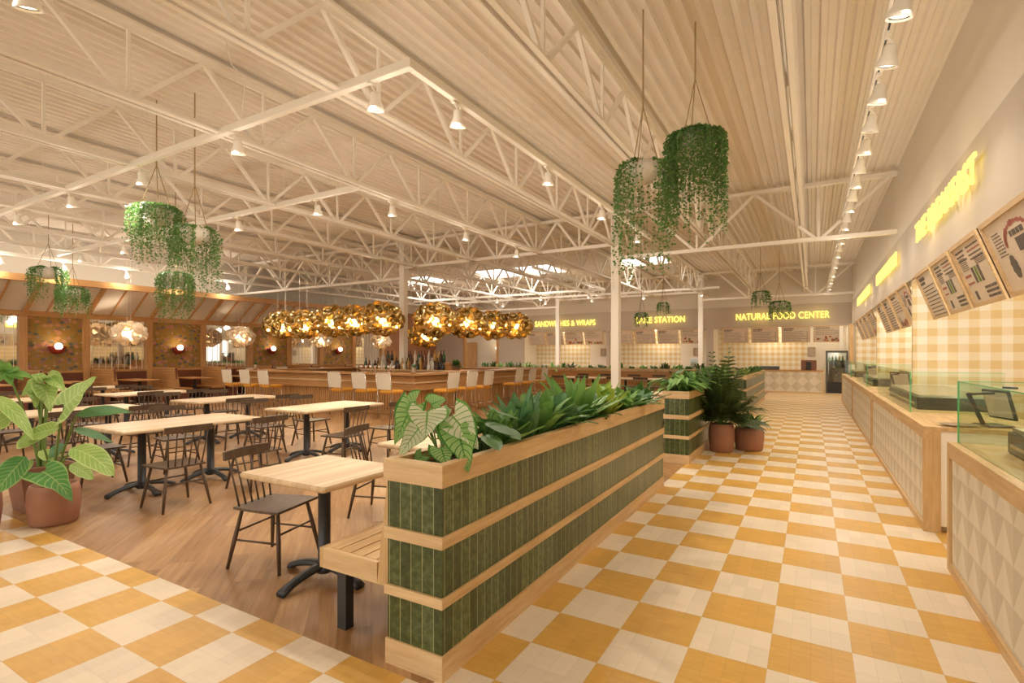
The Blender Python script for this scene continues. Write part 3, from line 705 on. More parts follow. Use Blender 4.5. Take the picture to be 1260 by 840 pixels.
gl = [(-15.0, 11.0, 2.55, 'leftmost'), (-13.8, 10.9, 2.55, 'second from left'), (-12.75, 11.1, 2.62, 'third from left'), (-11.6, 10.9, 2.6, 'fourth from left'), (-10.4, 10.8, 2.6, 'tall one left of the white column'),
      (-12.2, 14.8, 2.3, 'low one behind the white column'), (-8.95, 11.3, 2.55, 'first right of the white column'), (-8.85, 12.7, 2.55, 'second right of the white column'), (-8.9, 14.2, 2.55, 'third right of the white column'), (-8.9, 15.7, 2.6, 'rightmost by the sandwich sign')]
for i, (x, y, z, w) in enumerate(gl):
    cluster('hanging_globe_lamp', 'gold glass globe cluster over the bar, '+w, 'chandelier', 'gold globe clusters over the bar', (x, y, z), .50, .36, 56, [M['gold'], M['gold2'], M['gold']], i, .150, M['bulb'])
    lamp('POINT', (x, y, z-.05), 75, (1, .84, .60), .10)
for i, (y, w) in enumerate(((8.5, 'nearest over the booths'), (12.35, 'second over the booths'), (16.2, 'third, above the stool backs'), (20.0, 'farthest, beside the bottles'))):
    cluster('hanging_glass_lamp', 'white petal glass cluster lamp, '+w, 'chandelier', 'white glass cluster lamps at the left wall', (XL+1.1, y, 2.3), .42, .27, 34, [M['petal']], 40+i, .16, M['pearl'], 2)
    lamp('POINT', (XL+1.1, y, 2.28), 45, (1, .84, .62), .08)

# ------------------------------------------------------------------ bar
bx0, bx1, by0, by1 = -16.4, -8.8, 10.3, 16.9
bar = thing('bar_counter', 'large four-sided wooden bar with fluted front under the gold lamps', 'bar', (0, 0, 0))
def ring(mb, i, z0, z1, w):
    mb.box(bx0+i, bx1-i, by0+i, by0+i+w, z0, z1); mb.box(bx0+i, bx1-i, by1-i-w, by1-i, z0, z1); mb.box(bx0+i, bx0+i+w, by0+i+w, by1-i-w, z0, z1); mb.box(bx1-i-w, bx1-i, by0+i+w, by1-i-w, z0, z1); return mb
ring(MB(), 0, 1.05, 1.1, .6).build('countertop', M['amber_x'], bar)
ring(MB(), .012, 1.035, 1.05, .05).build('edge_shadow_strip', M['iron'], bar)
ring(MB(), .14, .72, 1.035, .08).build('upper_panel', M['amber_x'], bar)
ring(MB(), .10, .84, .88, .1).build('trim_rail', M['oak_x'], bar)
ring(MB(), .06, .66, .72, .16).build('foot_ledge', M['amber_x'], bar)
ring(MB(), .2, .0, .66, .04).build('lower_panel', M['amber_z'], bar)
f = MB(); k = 0
x = bx0+.2
while x < bx1-.2: f.box(x, x+.05, by0+.175, by0+.2, .08, .66); x += .09
y = by0+.2
while y < by1-.2: f.box(bx1-.2, bx1-.175, y, y+.05, .08, .66); y += .09
f.build('fluting', M['amber_z'], bar)
isl = thing('bottle_shelf', 'stepped wooden bottle shelf in the middle of the bar', 'shelf', (-12.8, 12.3, 0))
MB().box(0, 3.95, 0, 1.6, 0, 1.12).build('lower_step', M['amber_x'], isl); MB().box(.3, 3.1, .4, 1.3, 1.12, 1.34).build('upper_step', M['amber_x'], isl)
MB().box(-.03, 3.98, -.03, .02, 1.1, 1.14).build('edge_trim', M['oak_x'], isl)
BW = ['green', 'amber', 'clear', 'black', 'brown', 'gold', 'white']
prof = [(0, 0), (.038, 0), (.042, .01), (.042, .18), (.036, .21), (.015, .25), (.013, .31), (.016, .315), (.016, .335), (0, .335)]
pro2 = [(0, 0), (.05, 0), (.055, .01), (.05, .14), (.02, .18), (.018, .22), (.022, .225), (.022, .25), (0, .25)]
bm = [[MB().lathe([(r*1.2, z*1.15) for r, z in p], 12).build('bottle', m, None, True) for p in (prof, pro2)] for m in BOT]
first = set()
rnd = random.Random(3)
def bottle(c, s, loc, label, group):
    p = bm[c][s]
    if (c, s) in first: o = p.copy(); COL.objects.link(o)
    else: o = p; first.add((c, s))
    o.location = loc; tag(o, label, 'bottle', group); return o
for i in range(26):
    c = i % 7 if i < 14 else rnd.randrange(7); bottle(c, i % 2, (-12.7+i*.126, 12.38+rnd.uniform(0, .12), 1.12), '%s bottle in the front row of the bar shelf, %s from left' % (BW[c], ORD[i]), 'bottles in the front row of the bar shelf')
for i in range(20):
    c = rnd.randrange(7); bottle(c, 0, (-12.4+i*.135, 12.85+rnd.uniform(0, .12), 1.34), '%s bottle on the upper bar shelf step, %s from left' % (BW[c], ORD[i]), 'bottles on the upper bar shelf')
for i in range(22):
    c = rnd.randrange(7); bottle(c, i % 2, (-12.3+i*.118, 12.8-.17+rnd.uniform(0, .05), 1.12), '%s bottle in the middle row of the bar shelf, %s from left' % (BW[c], ORD[i]), 'bottles in the middle row of the bar shelf')
for c in range(7):
    for s in range(2):
        if (c, s) not in first: bpy.data.objects.remove(bm[c][s])
gk = MB().lathe([(0, .0), (.035, 0), (.006, .01), (.006, .09), (.04, .13), (.045, .2), (.042, .2), (.036, .13), (0, .1)], 12).build('wine_glass', M['chrome'], None, True)
for i in range(9):
    o = gk if i == 0 else gk.copy()
    if i: COL.objects.link(o)
    o.location = (-11.2+.17*i, 10.62, 1.1); tag(o, 'stemmed glass standing on the bar front, %s from left' % ORD[i], 'glass', 'glasses on the bar')
def flower_vase(loc, label):
    t = thing('flower_vase', label, 'vase', loc)
    MB().lathe([(0, 0), (.06, 0), (.07, .05), (.065, .16), (.07, .18), (.06, .17), (0, .15)], 14).build('vase', M['chrome'], t, True)
    b = MB(); r = random.Random(int(abs(loc[0])*10))
    for k in range(30):
        a = r.uniform(0, 6.28); e = r.uniform(.2, 1.3); b.leaf((0, 0, .16), (math.cos(a)*math.cos(e), math.sin(a)*math.cos(e), math.sin(e)), (0, 0, 1), r.uniform(.10, .2), .022, .3, 'lance', 4, 2)
    b.build('foliage', M['leaf_b'], t, True); return t
flower_vase((-8.98, 10.45, 1.1), 'silver vase with dusty foliage on the front corner of the bar')
flower_vase((-15.7, 10.5, 1.1), 'silver vase with dusty foliage at the left end of the bar')
# stools
def make_stool():
    t = thing('bar_stool', '', 'stool', group='bar stools with mustard seats'); m = M['chrome']
    MB().bbox(-.22, .24, -.22, .22, .62, .71, .035).build('seat_cushion', M['yellow'], t)
    bk = MB(); vs = []; fs = []; n = 8
    for s in (0, 1):
        for i in range(n+1):
            q = i/n*2-1; x = -.235-.02*(1-q*q)-s*.02
            vs += [(x, .225*q, .73), (x-.045, .225*q, 1.13)]
    for i in range(n):
        a = 2*i; fs.append((a, a+1, a+3, a+2)); a2 = a+2*(n+1); fs.append((a2, a2+2, a2+3, a2+1)); fs.append((a+1, a2+1, a2+3, a+3)); fs.append((a, a+2, a2+2, a2))
    bk.add(vs, fs).build('backrest', M['cream'], t)
    for s in (-1, 1):
        MB().tube([(.19, .19*s, .64), (.22, .2*s, 0)], .011, 8).build('leg', m, t, True)
        MB().tube([(-.30, .235*s, 1.15), (-.235, .235*s, .68), (-.2, .22*s, .6), (-.24, .22*s, 0)], .011, 8).build('leg', m, t, True)
        MB().tube([(.21, .197*s, .22), (-.225, .205*s, .22)], .009, 6).build('stretcher', m, t, True)
    MB().tube([(.21, -.197, .22), (.21, .197, .22)], .009, 6).build('footrest', m, t, True)
    MB().tube([(-.30, -.235, 1.15), (-.30, .235, 1.15)], .011, 6).build('top_rail', m, t, True)
    return t
stool = Kind(make_stool)
for i, x in enumerate((-15.75, -14.85, -13.95, -10.95, -10.05, -9.2)):
    stool.put((x, 9.85, 0), PI/2, 'mustard-seated bar stool on the near side, %s from left' % ORD[i])
for i, y in enumerate((10.9, 11.75, 12.6, 14.4, 15.3, 16.2)):
    stool.put((-8.3, y, 0), PI, 'mustard-seated bar stool on the right side, %s from the near corner' % ORD[i])
for i, y in enumerate((11.4, 12.6)): stool.put((-16.95, y, 0), 0, 'mustard-seated bar stool on the far left side, %s one' % ('nearer', 'farther')[i])


# ------------------------------------------------------------------ plants
FX, CX, CY, YAW, HC = 640.2, 630.0, 436.05, .5231, 1.6
def P(px, py, t):
    """point seen at px,py at distance t along the camera's forward direction"""
    u = (px-CX)/FX; c, s = math.cos(YAW), math.sin(YAW)
    return Vector(((u*c-s)*t, (u*s+c)*t, HC-(py-CY)*t/FX))
def pot(t, r, h, m, taper=.9):
    MB().lathe([(0, 0), (r*taper*.93, 0), (r*taper, .02), (r, h*.55), (r*.97, h*.85), (r*.88, h), (r*.80, h), (r*.84, h*.86), (0, h*.86)], 28).build('pot', m, t, True)
    MB().lathe([(0, h*.88), (r*.84, h*.865)], 24).build('soil', M['soil'], t)
def stems(mb, base, tips, r=.007, bow=.12):
    for tp in tips:
        b0 = Vector(base)+Vector((random.uniform(-.03, .03), random.uniform(-.03, .03), 0)); tp = Vector(tp); mid = b0.lerp(tp, .5); mid.z += bow*(tp-b0).length; mid = mid.lerp(Vector((b0.x, b0.y, mid.z)), .35)
        pts = [b0*(1-q)**2+mid*2*q*(1-q)+tp*q*q for q in [i/6 for i in range(7)]]
        mb.tube(pts, [r*(1.5-q/8) for q in range(7)], 5, False)
CAMV = Vector((0, 0, 1.6))
def face_leaf(mb, a, b, hw, t0, t1, kind, droop=.1, tilt=.5, **k):
    """leaf from a to b in world space, its face turned half up, half to the aisle"""
    A = P(*a, t0); B = P(*b, t1); d = B-A; up = ((CAMV-A).normalized()*(1-tilt)+Vector((0, 0, 1))*tilt)
    mb.leaf(A, d, up, d.length, hw*(t0+t1)/2/FX, droop, kind, 12, 8, .1, **k); return A
def plant_thing(name, label, cat, base, group=None):
    return thing(name, label, cat, base, 0, group)
def rebase(mb, base): mb.v = [(x-base[0], y-base[1], z-base[2]) for x, y, z in mb.v]; return mb

# caladium in the planter corner
base = Vector((-1.80, 2.32, 1.0)); t = plant_thing('caladium_plant', 'white and green veined caladium at the near planter corner', 'plant', base)
g1, g2, st = MB(), MB(), MB(); tips = []
for a, b_, w, m, t0, t1 in (((526, 506), (523, 536), 23, 1, 2.84, 2.72), ((556, 511), (590, 548), 20, 1, 2.86, 2.74), ((562, 524), (577, 577), 21, 2, 2.82, 2.66), ((543, 551), (551, 574), 14, 2, 2.76, 2.68),
                            ((516, 526), (489, 560), 13, 1, 2.88, 2.80), ((506, 500), (485, 543), 15, 2, 2.98, 2.92), ((512, 494), (487, 500), 13, 2, 3.05, 3.08), ((530, 498), (550, 487), 12, 2, 3.05, 3.0), ((520, 560), (508, 570), 8, 2, 2.84, 2.78), ((536, 515), (556, 500), 12, 1, 2.95, 3.0), ((548, 520), (540, 540), 13, 2, 2.9, 2.85)):
    tips.append(face_leaf(g1 if m == 1 else g2, a, b_, w*1.15, t0, t1, 'heart', .12, .3, wav=.07))
stems(st, base, tips, .004, .2)
rebase(g1, base).build('white_leaves', M['calad'], t, True)['label'] = 'creamy white leaves with green veins'
rebase(g2, base).build('green_leaves', M['calad2'], t, True); rebase(st, base).build('stem', M['stem'], t, True)

# dumbcane in the terracotta pot
base = Vector((-6.27, 2.12, 0)); t = plant_thing('potted_dumbcane', 'broad-leaved potted plant in the terracotta pot at lower left', 'potted plant', base)
pot(t, .205, .37, M['terra'])
g1, g2, g3, st = MB(), MB(), MB(), MB(); tips = []
for a, b_, w, m, t0, t1, kd, dr in (((79, 500), (120, 462), 19, 1, 4.85, 4.8, 'heart', .02), ((94, 511), (168, 491), 8, 3, 4.9, 5.1, 'lance', .25), ((50, 541), (33, 528), 24, 1, 4.8, 4.75, 'oval', .1), ((73, 527), (31, 532), 13, 1, 4.8, 4.75, 'oval', .15),
                                    ((88, 552), (146, 562), 15, 1, 4.7, 4.6, 'oval', .35), ((86, 572), (117, 582), 9, 1, 4.85, 4.9, 'oval', .3), ((52, 580), (93, 598), 19, 2, 4.7, 4.5, 'heart', .3), ((90, 528), (142, 537), 6, 3, 5.0, 5.2, 'lance', .2), ((60, 560), (82, 545), 9, 3, 5.1, 5.1, 'oval', .1), ((70, 565), (48, 552), 9, 1, 5.1, 5.1, 'oval', .1)):
    tips.append(face_leaf({1: g1, 2: g2, 3: g3}[m], a, b_, w, t0, t1, kd, dr, .45, wav=.05))
stems(st, base+Vector((0, 0, .32)), tips, .009, .1)
rebase(g1, base).build('pale_leaves', M['dief'], t, True); rebase(g2, base).build('dark_leaf', M['dief2'], t, True)['label'] = 'dark green leaf speckled with cream'
rebase(g3, base).build('narrow_leaves', M['leaf_b'], t, True); rebase(st, base).build('stem', M['stem'], t, True)
# its neighbour, cut by the left edge of the photograph
base = Vector((-6.55, 1.62, 0)); t = plant_thing('potted_dumbcane', 'striped-leaf potted plant cut off by the left photo edge', 'potted plant', base)
pot(t, .21, .38, M['terra'])
g1, g2, st = MB(), MB(), MB(); tips = []
for a, b_, w, m, t0, t1, kd, dr in (((32, 562), (-8, 600), 15, 2, 4.7, 4.5, 'oval', .2), ((40, 566), (6, 592), 7, 1, 4.8, 4.6, 'lance', .2), ((-6, 488), (47, 519), 9, 1, 4.6, 4.5, 'lance', .35), ((12, 512), (-14, 524), 12, 1, 4.6, 4.5, 'oval', .2), ((14, 497), (-10, 503), 9, 1, 4.7, 4.7, 'oval', .2), ((-10, 540), (-40, 560), 14, 1, 4.6, 4.6, 'oval', .2)):
    tips.append(face_leaf(g1 if m == 1 else g2, a, b_, w, t0, t1, kd, dr, .45))
stems(st, base+Vector((0, 0, .32)), tips, .009, .1)
rebase(g1, base).build('pale_leaves', M['dief'], t, True); rebase(g2, base).build('striped_leaf', M['dief2'], t, True); rebase(st, base).build('stem', M['stem'], t, True)
# split-leaf plant behind, in the dark square pot
base = Vector((-6.98, 2.25, 0)); t = plant_thing('potted_monstera', 'split-leaf plant in the dark brown pot behind the dumbcane', 'potted plant', base)
m_ = MB(); vs = [(-.17, -.17, 0), (.17, -.17, 0), (.17, .17, 0), (-.17, .17, 0), (-.23, -.23, .46), (.23, -.23, .46), (.23, .23, .46), (-.23, .23, .46), (-.2, -.2, .46), (.2, -.2, .46), (.2, .2, .46), (-.2, .2, .46), (-.19, -.19, .4), (.19, -.19, .4), (.19, .19, .4), (-.19, .19, .4)]
m_.add(vs, [(3, 2, 1, 0)]+[(k*4+i, k*4+(i+1) % 4, k*4+4+(i+1) % 4, k*4+4+i) for k in range(3) for i in range(4)]).build('pot', M['terrad'], t)
MB().box(-.19, .19, -.19, .19, .36, .40).build('soil', M['soil'], t)
g1, g2, st = MB(), MB(), MB(); tips = []
def split_leaf(mb, a, hub, fingers, hw, t0):
    A = P(*hub, t0)
    for fx, fy in fingers: face_leaf(mb, hub, (fx, fy), hw, t0, t0-.08, 'lance', .12, .35, wav=.05)
    return A
for a, b_, w in (((47, 471), (25, 486), 9), ((55, 474), (63, 503), 12), ((62, 464), (82, 478), 9), ((52, 466), (36, 459), 7), ((58, 462), (77, 456), 8), ((44, 478), (44, 500), 8)):
    tips.append(face_leaf(g1, a, b_, w, 5.35, 5.25, 'heart', .15, .4, wav=.12))
tips.append(split_leaf(g2, None, (8, 457), [(-12, 448), (-4, 441), (12, 442), (26, 450), (43, 460), (30, 464), (14, 472), (-8, 470)], 5, 5.1))
stems(st, base+Vector((0, 0, .4)), tips, .010, .05)
rebase(g1, base).build('split_leaves', M['dief'], t, True); rebase(g2, base).build('fan_leaves', M['leaf_m'], t, True); rebase(st, base).build('stem', M['stem'], t, True)

def bush(n, L, W, kind, elev, droop, seed, z0=0, spread=.05, rows=7, cols=4, wav=0):
    r = random.Random(seed); b = MB()
    for i in range(n):
        a = i*2.4+r.uniform(-.4, .4); e = r.uniform(*elev); l = L*r.uniform(.65, 1.1)
        d = Vector((math.cos(a)*math.cos(e), math.sin(a)*math.cos(e), math.sin(e))); up = Vector((-math.cos(a)*math.sin(e), -math.sin(a)*math.sin(e), math.cos(e)))
        o = Vector((r.uniform(-spread, spread), r.uniform(-spread, spread), z0))
        if kind in ('heart', 'oval'):
            s = o+d*l*r.uniform(.5, .9); b.tube([o, o.lerp(s, .5)+Vector((0, 0, .02)), s], .004, 4, False)
            d2 = Vector((d.x, d.y, d.z*.2-.25)).normalized(); b.leaf(s, d2, Vector((0, 0, 1))+d*.4, l*.55, W*r.uniform(.8, 1.1), droop, kind, rows, cols, .1, wav)
        else: b.leaf(o, d, up, l, W*r.uniform(.8, 1.15), droop, kind, rows, cols, .15, wav)
    return b
def planted(name, label, b, m, loc, group='plants in the tiled planters', cat='plant'):
    o = b.build(name, m, None, True); o.location = loc; tag(o, label, cat, group); return o
zp = .99; xs = -1.74
spec = [(2.62, 'broad_leaf_plant', 'oval', 16, .26, .055, (.6, 1.3), 'leaf_d', 'dark glossy clump just behind the caladium in near planter'),
 (2.86, 'broad_leaf_plant', 'lance', 22, .27, .045, (.5, 1.4), 'leaf_m', 'pointed green clump, second behind the caladium'),
 (3.12, 'sword_leaf_plant', 'lance', 20, .40, .04, (.5, 1.45), 'leaf_b', 'tall blue-green sword plant a third along near planter'),
 (3.42, 'birds_nest_fern', 'strap', 24, .42, .042, (.6, 1.5), 'leaf_m', 'tall strap-leaf fern a third along near planter'),
 (3.72, 'birds_nest_fern', 'strap', 22, .40, .04, (.55, 1.4), 'leaf_b', 'arching strap-leaf fern at the middle of near planter'),
 (4.05, 'sword_leaf_plant', 'lance', 24, .45, .05, (.4, 1.45), 'leaf_m', 'tall pointed plant at the middle of near planter'),
 (4.4, 'birds_nest_fern', 'strap', 22, .34, .045, (.5, 1.3), 'leaf_d', 'dark arching fern past the middle of near planter'),
 (4.75, 'lime_leaf_plant', 'lance', 24, .34, .05, (.3, 1.3), 'leaf_y', 'lime green plant in the far half of near planter'),
 (5.1, 'cactus_like_plant', 'oval', 10, .30, .06, (.9, 1.5), 'leaf_m', 'upright paddle-leaf plant in the far half of near planter'),
 (5.4, 'birds_nest_fern', 'strap', 26, .36, .042, (.45, 1.3), 'leaf_m', 'arching fern two places from far end of near planter'),
 (5.75, 'birds_nest_fern', 'strap', 26, .32, .042, (.4, 1.3), 'leaf_b', 'blue-green fern one place from far end of near planter'),
 (6.1, 'broad_leaf_plant', 'lance', 24, .30, .04, (.35, 1.3), 'leaf_d', 'dark leafy plant at the far end of near planter')]
for i, (y, nm, kd, n, L, W, el, mt, lb) in enumerate(spec):
    planted(nm, lb, bush(int(n*1.3), L*1.28, W*1.15, kd, el, .3 if kd == 'strap' else .15, 100+i, 0, .05, wav=.06 if kd == 'strap' else 0), M[mt], (xs, y, zp))
for i, y in enumerate((8.1, 8.5, 8.95, 9.4, 9.9, 10.4, 10.9, 11.4, 11.8)):
    kd = ('heart', 'heart', 'heart', 'strap', 'heart', 'lance')[i % 6]
    planted('broad_leaf_plant', 'bushy green plant in the second planter, %s from the near end' % ORD[i], bush(60 if kd == 'heart' else 34, .42, .055 if kd == 'heart' else .035, kd, (.35, 1.45), .25, 200+i, 0, .08, 5, 4), M[('leaf_m', 'leaf_d', 'leaf_m')[i % 3]], (xs, y, zp))
for i in range(12):
    y = 14.85+.47*i; mt = 'leaf_y' if i < 3 else ('leaf_m', 'leaf_d')[i % 2]
    planted('broad_leaf_plant', '%s plant in the third planter, %s from its near end' % ('lime green' if i < 3 else 'leafy green', ORD[i]), bush(30, .38, .04, 'lance', (.2, 1.4), .3, 300+i, 0, .08, 5, 2), M[mt], (-1.65, y, zp))
r = random.Random(5)
for i in range(26):
    x = -13.0+.43*i
    planted('low_shrub', 'small leafy shrub in the far cross planter, %s from its left end' % ORD[i], bush(26, r.uniform(.32, .60), .04, ('lance', 'strap')[i % 2], (.1, 1.4), .35, 400+i, 0, .12, 4, 2), M[('leaf_d', 'leaf_o', 'leaf_m')[i % 3]], (x, 20.1, zp), 'shrubs in the far cross planter')
t = thing('potted_shrub', 'round potted shrub at the right end of the bottle shelf', 'potted plant', (-9.12, 12.5, 1.12)); pot(t, .13, .16, M['terrad'])
bush(80, .30, .04, 'lance', (.0, 1.5), .3, 77, .14, .05, 4, 2).build('foliage', M['leaf_d'], t, True)

# palm and companion pot at the aisle
t = thing('potted_palm', 'tall dark palm in a terracotta pot beside the second planter', 'potted plant', (-1.30, 9.2, 0)); pot(t, .205, .46, M['terra'])
b = MB(); b2 = MB(); r = random.Random(9)
for i in range(66):
    a = i*2.4; e = r.uniform(.45, 1.53); L = r.uniform(.65, 1.2)*(.75+.4*(e/1.5)**2); pts = []
    for q in range(9):
        s = q/8*L; rr = s*math.cos(e)*(1-.1*q/8); zz = .42+s*math.sin(e)-.45*max(0, math.cos(e))*(s**2)/L
        pts.append(Vector((rr*math.cos(a), rr*math.sin(a), zz)))
    b2.tube(pts, .004, 4, False)
    for q in range(2, 9):
        for h in (0, .5):
            if q == 8 and h: continue
            p = pts[q].lerp(pts[min(8, q+1)], h); d = (pts[min(8, q+1)]-pts[q-1]).normalized(); sd = Vector((-math.sin(a), math.cos(a), 0))
            for s in (-1, 1): b.leaf(p, (d*.75+sd*s+Vector((0, 0, -.15))), Vector((-math.cos(a)*d.z, -math.sin(a)*d.z, .3+abs(math.hypot(d.x, d.y)))), (.30)*(1-.06*q)*r.uniform(.8, 1.1), .017, .3, 'lance', 3, 2)
b.build('fronds', M['leaf_o'], t, True); b2.build('frond_stalk', M['stem'], t, True)
t = thing('potted_dracaena', 'low wide terracotta pot with long-leaved plant beside the palm', 'potted plant', (-.92, 9.6, 0)); pot(t, .235, .38, M['terra'])
bush(34, .44, .042, 'lance', (.55, 1.45), .2, 55, .33, .05).build('foliage', M['leaf_d'], t, True); bush(9, .46, .04, 'lance', (.8, 1.4), .2, 56, .33, .03).build('young_leaves', M['leaf_y'], t, True)

# hanging string plants
def hanging(loc, R, drop, n, seed, label, m, dense=1.0, gap=None, group='hanging vine baskets'):
    t = thing('hanging_plant', label, 'hanging plant', loc, 0, group); r = random.Random(seed)
    pr = R*.62
    MB().lathe([(0, -pr*1.15), (pr*.6, -pr*1.05), (pr*.95, -pr*.6), (pr, 0), (pr*.93, 0), (pr*.88, -pr*.5), (0, -pr*.6)], 22).build('basket', M['pot'], t, True)
    MB().lathe([(0, -.03), (pr*.93, -.04)], 18).build('soil', M['soil'], t)
    b = MB(); top = ZD-loc[2]-.02
    rp = None
    for k in range(3):
        a = 2*PI*k/3+.5
        o = MB().tube([(pr*math.cos(a), pr*math.sin(a), -.02), (0, 0, min(.62, top*.5))], .006, 5).build('hanging_rope', M['rope'], t)
    if top > .62: MB().tube([(0, 0, .6), (0, 0, top)], .009, 5).build('hanging_rope', M['rope'], t)
    st = MB()
    for i in range(n):
        a = r.uniform(0, 2*PI)
        if gap and abs(((a-gap+PI) % (2*PI))-PI) < .35 and r.random() < .85: continue
        L = drop*r.uniform(.25, 1)*(1 if r.random() < .7 else .6); ex = r.uniform(.75, 1.12); p = Vector((pr*.5*math.cos(a), pr*.5*math.sin(a), .0)); pts = [p]
        over = R*ex
        for q in range(1, 6):
            w = q/5*PI/2; rr = pr*.5+(over-pr*.5)*math.sin(w); pts.append(Vector((rr*math.cos(a), rr*math.sin(a), .05*R*math.sin(w*2)+R*.42*(math.cos(w)-.85)*1)))
        zz = pts[-1].z; k = 0; x, y = pts[-1].x, pts[-1].y
        while zz > -L-R*.3:
            zz -= .07; x += r.uniform(-.01, .01); y += r.uniform(-.01, .01); pts.append(Vector((x, y, zz)))
        for c, d in zip(pts, pts[1:]):
            s = (d-c); ln = s.length; m_ = max(1, int(ln/.028*dense)); w = Vector((-math.sin(a), math.cos(a), 0))*.0015
            st.quad(c-w, c+w, d+w, d-w)
            for j in range(m_):
                if r.random() < .0+.40*min(1, max(0, -c.z)/(L+.2)): continue
                q = c.lerp(d, (j+r.random())/m_)+Vector((r.uniform(-.018, .018), r.uniform(-.018, .018), r.uniform(-.01, .01)))
                u = Vector((r.uniform(-1, 1), r.uniform(-1, 1), r.uniform(-.6, .6))).normalized(); v = u.cross(Vector((r.uniform(-1, 1), r.uniform(-1, 1), r.uniform(-1, 1)))).normalized(); z = r.uniform(.013, .023)*(1+max(0, math.hypot(loc[0], loc[1])-9)*.04)
                b.add([q-u*z, q-v*z*.7, q+u*z, q+v*z*.7], [(0, 1, 2, 3)])
    b.build('foliage', M[m], t); st.build('vine_stem', M['stem'], t)
    return t
cam_a = lambda x, y: math.atan2(-y, -x)
hanging((-1.12, 6.0, 4.03), .31, 1.05, 210, 1, 'large dark green hanging vine basket, higher of the aisle pair', 'vine', 1.25)
hanging((-1.56, 5.5, 3.62), .285, 1.15, 120, 2, 'large hanging vine basket, lower left of the aisle pair', 'vine', 1.0, gap=cam_a(-1.56, 5.5))
hanging((-8.21, 3.95, 3.72), .34, .75, 210, 3, 'leafy hanging basket, highest of the trio at left', 'vine', 1.0)
hanging((-7.5, 4.1, 3.36), .30, .9, 150, 4, 'hanging vine basket, right one of the trio at left', 'vine', 1.0, gap=cam_a(-7.5, 4.1)+.4)
hanging((-11.9, 6.1, 3.33), .34, .95, 150, 5, 'hanging vine basket, lowest of the trio at left', 'vine', .9)
hanging((-16.6, 5.5, 3.76), .38, .75, 120, 6, 'hanging basket nearest the left edge over the booths', 'vine', .9, gap=cam_a(-16.6, 5.5))
hanging((-18.0, 6.5, 3.45), .36, .7, 130, 7, 'dark hanging basket overlapping the first sconce wallpaper', 'vine', .9)
hanging((-5.45, 19.0, 3.12), .24, .45, 50, 8, 'small far hanging basket over the bakery sign, lower one', 'vine', .8)
hanging((-4.7, 19.2, 3.47), .24, .4, 50, 9, 'small far hanging basket over the bakery sign, upper one', 'vine', .8)
hanging((-1.43, 18.4, 3.6), .28, .45, 60, 10, 'far hanging basket at the aisle end, upper left one', 'vine', .9)
hanging((-.9, 18.6, 3.27), .30, .55, 70, 11, 'far hanging basket at the aisle end, lower right one', 'vine', .9)

# ------------------------------------------------------------------ right-hand service counters
def counter(y0, y1, label, x0=.875, dep=.95):
    t = thing('service_counter', label, 'counter', (x0, y0, 0), 0, 'oak service counters on the right'); L = y1-y0
    MB().box(0, dep, 0, L, .91, .95).build('countertop', M['oak'], t)
    f = MB(); f.box(.0, .06, 0, L, .84, .91); f.box(.0, .06, 0, L, 0, .06); f.build('front_frame', M['oak'], t)
    f = MB(); f.box(.0, .06, 0, .06, .06, .84); f.box(0, .06, L-.06, L, .06, .84); f.build('corner_post', M['oak_z'], t)
    MB().box(.02, .05, .06, L-.06, .06, .84).build('front_panel', M['relief'], t)
    MB().box(.06, .125, 0, .05, .0, .91).build('end_post', M['oak_z'], t)
    MB().box(.125, dep-.02, .01, .04, .06, .91).build('end_panel', M['white'], t); MB().box(.06, dep-.02, L-.04, L-.01, .06, .91).build('end_panel', M['white'], t)
    return t
counter(-1.5, 5.0, 'relief-tiled oak counter nearest the camera at right edge')
counter(5.95, 10.75, 'second relief-tiled oak counter along the right wall')
counter(10.85, 15.75, 'third oak counter along the right wall')
counter(15.85, 20.9, 'fourth and farthest oak counter along the right wall')
def guard(x, y0, y1, label, near=True, z1=1.40, ret=.8):
    t = thing('glass_guard', label, 'glass screen', (x, y0, .95), 0, 'glass sneeze guards'); L = y1-y0; h = z1-.95
    MB().box(0, .008, 0, L, 0, h).build('front_pane', M['glass'], t)
    yy = 0 if near else L-.008
    MB().box(.008, ret, yy, yy+.008, 0, h).build('side_pane', M['glass'], t)
    e = MB(); e.box(-.001, .009, 0, L, h, h+.005); e.box(-.001, .009, yy-.001, yy+.004, 0, h); e.box(.009, ret, yy, yy+.008, h, h+.004); e.build('polished_edge', M['edge'], t)
guard(.93, .2, 4.97, 'glass screen on the counter nearest the camera', False, ret=.45)
guard(.96, 7.35, 10.7, 'glass screen on the second right-hand counter')
guard(.96, 12.7, 15.7, 'glass screen on the third right-hand counter')
guard(.96, 17.6, 20.8, 'glass screen on the farthest right-hand counter')
def case(x0, x1, y0, y1, h, label, m='dark', z=.95):
    t = thing('food_warmer', label, 'food warmer', (x0, y0, z), 0, 'dark food warmers on counters')
    MB().bbox(0, x1-x0, 0, y1-y0, 0, h*.85, .01).build('body', M[m], t); MB().box(.02, x1-x0-.02, .02, y1-y0-.02, h*.85, h).build('lid', M['chrome'], t)
    MB().box(-.012, 0, .1, y1-y0-.1, h*.3, h*.42).build('front_rail', M['chrome'], t)
case(1.12, 1.78, 1.2, 4.62, .17, 'long dark food warmer on the nearest counter')
case(1.08, 1.78, 7.75, 10.3, .17, 'dark food warmer behind glass on the second counter')
case(1.08, 1.75, 12.95, 15.3, .17, 'dark food warmer behind glass on the third counter')
case(1.08, 1.75, 18.0, 20.5, .17, 'dark food warmer behind glass on the farthest counter')
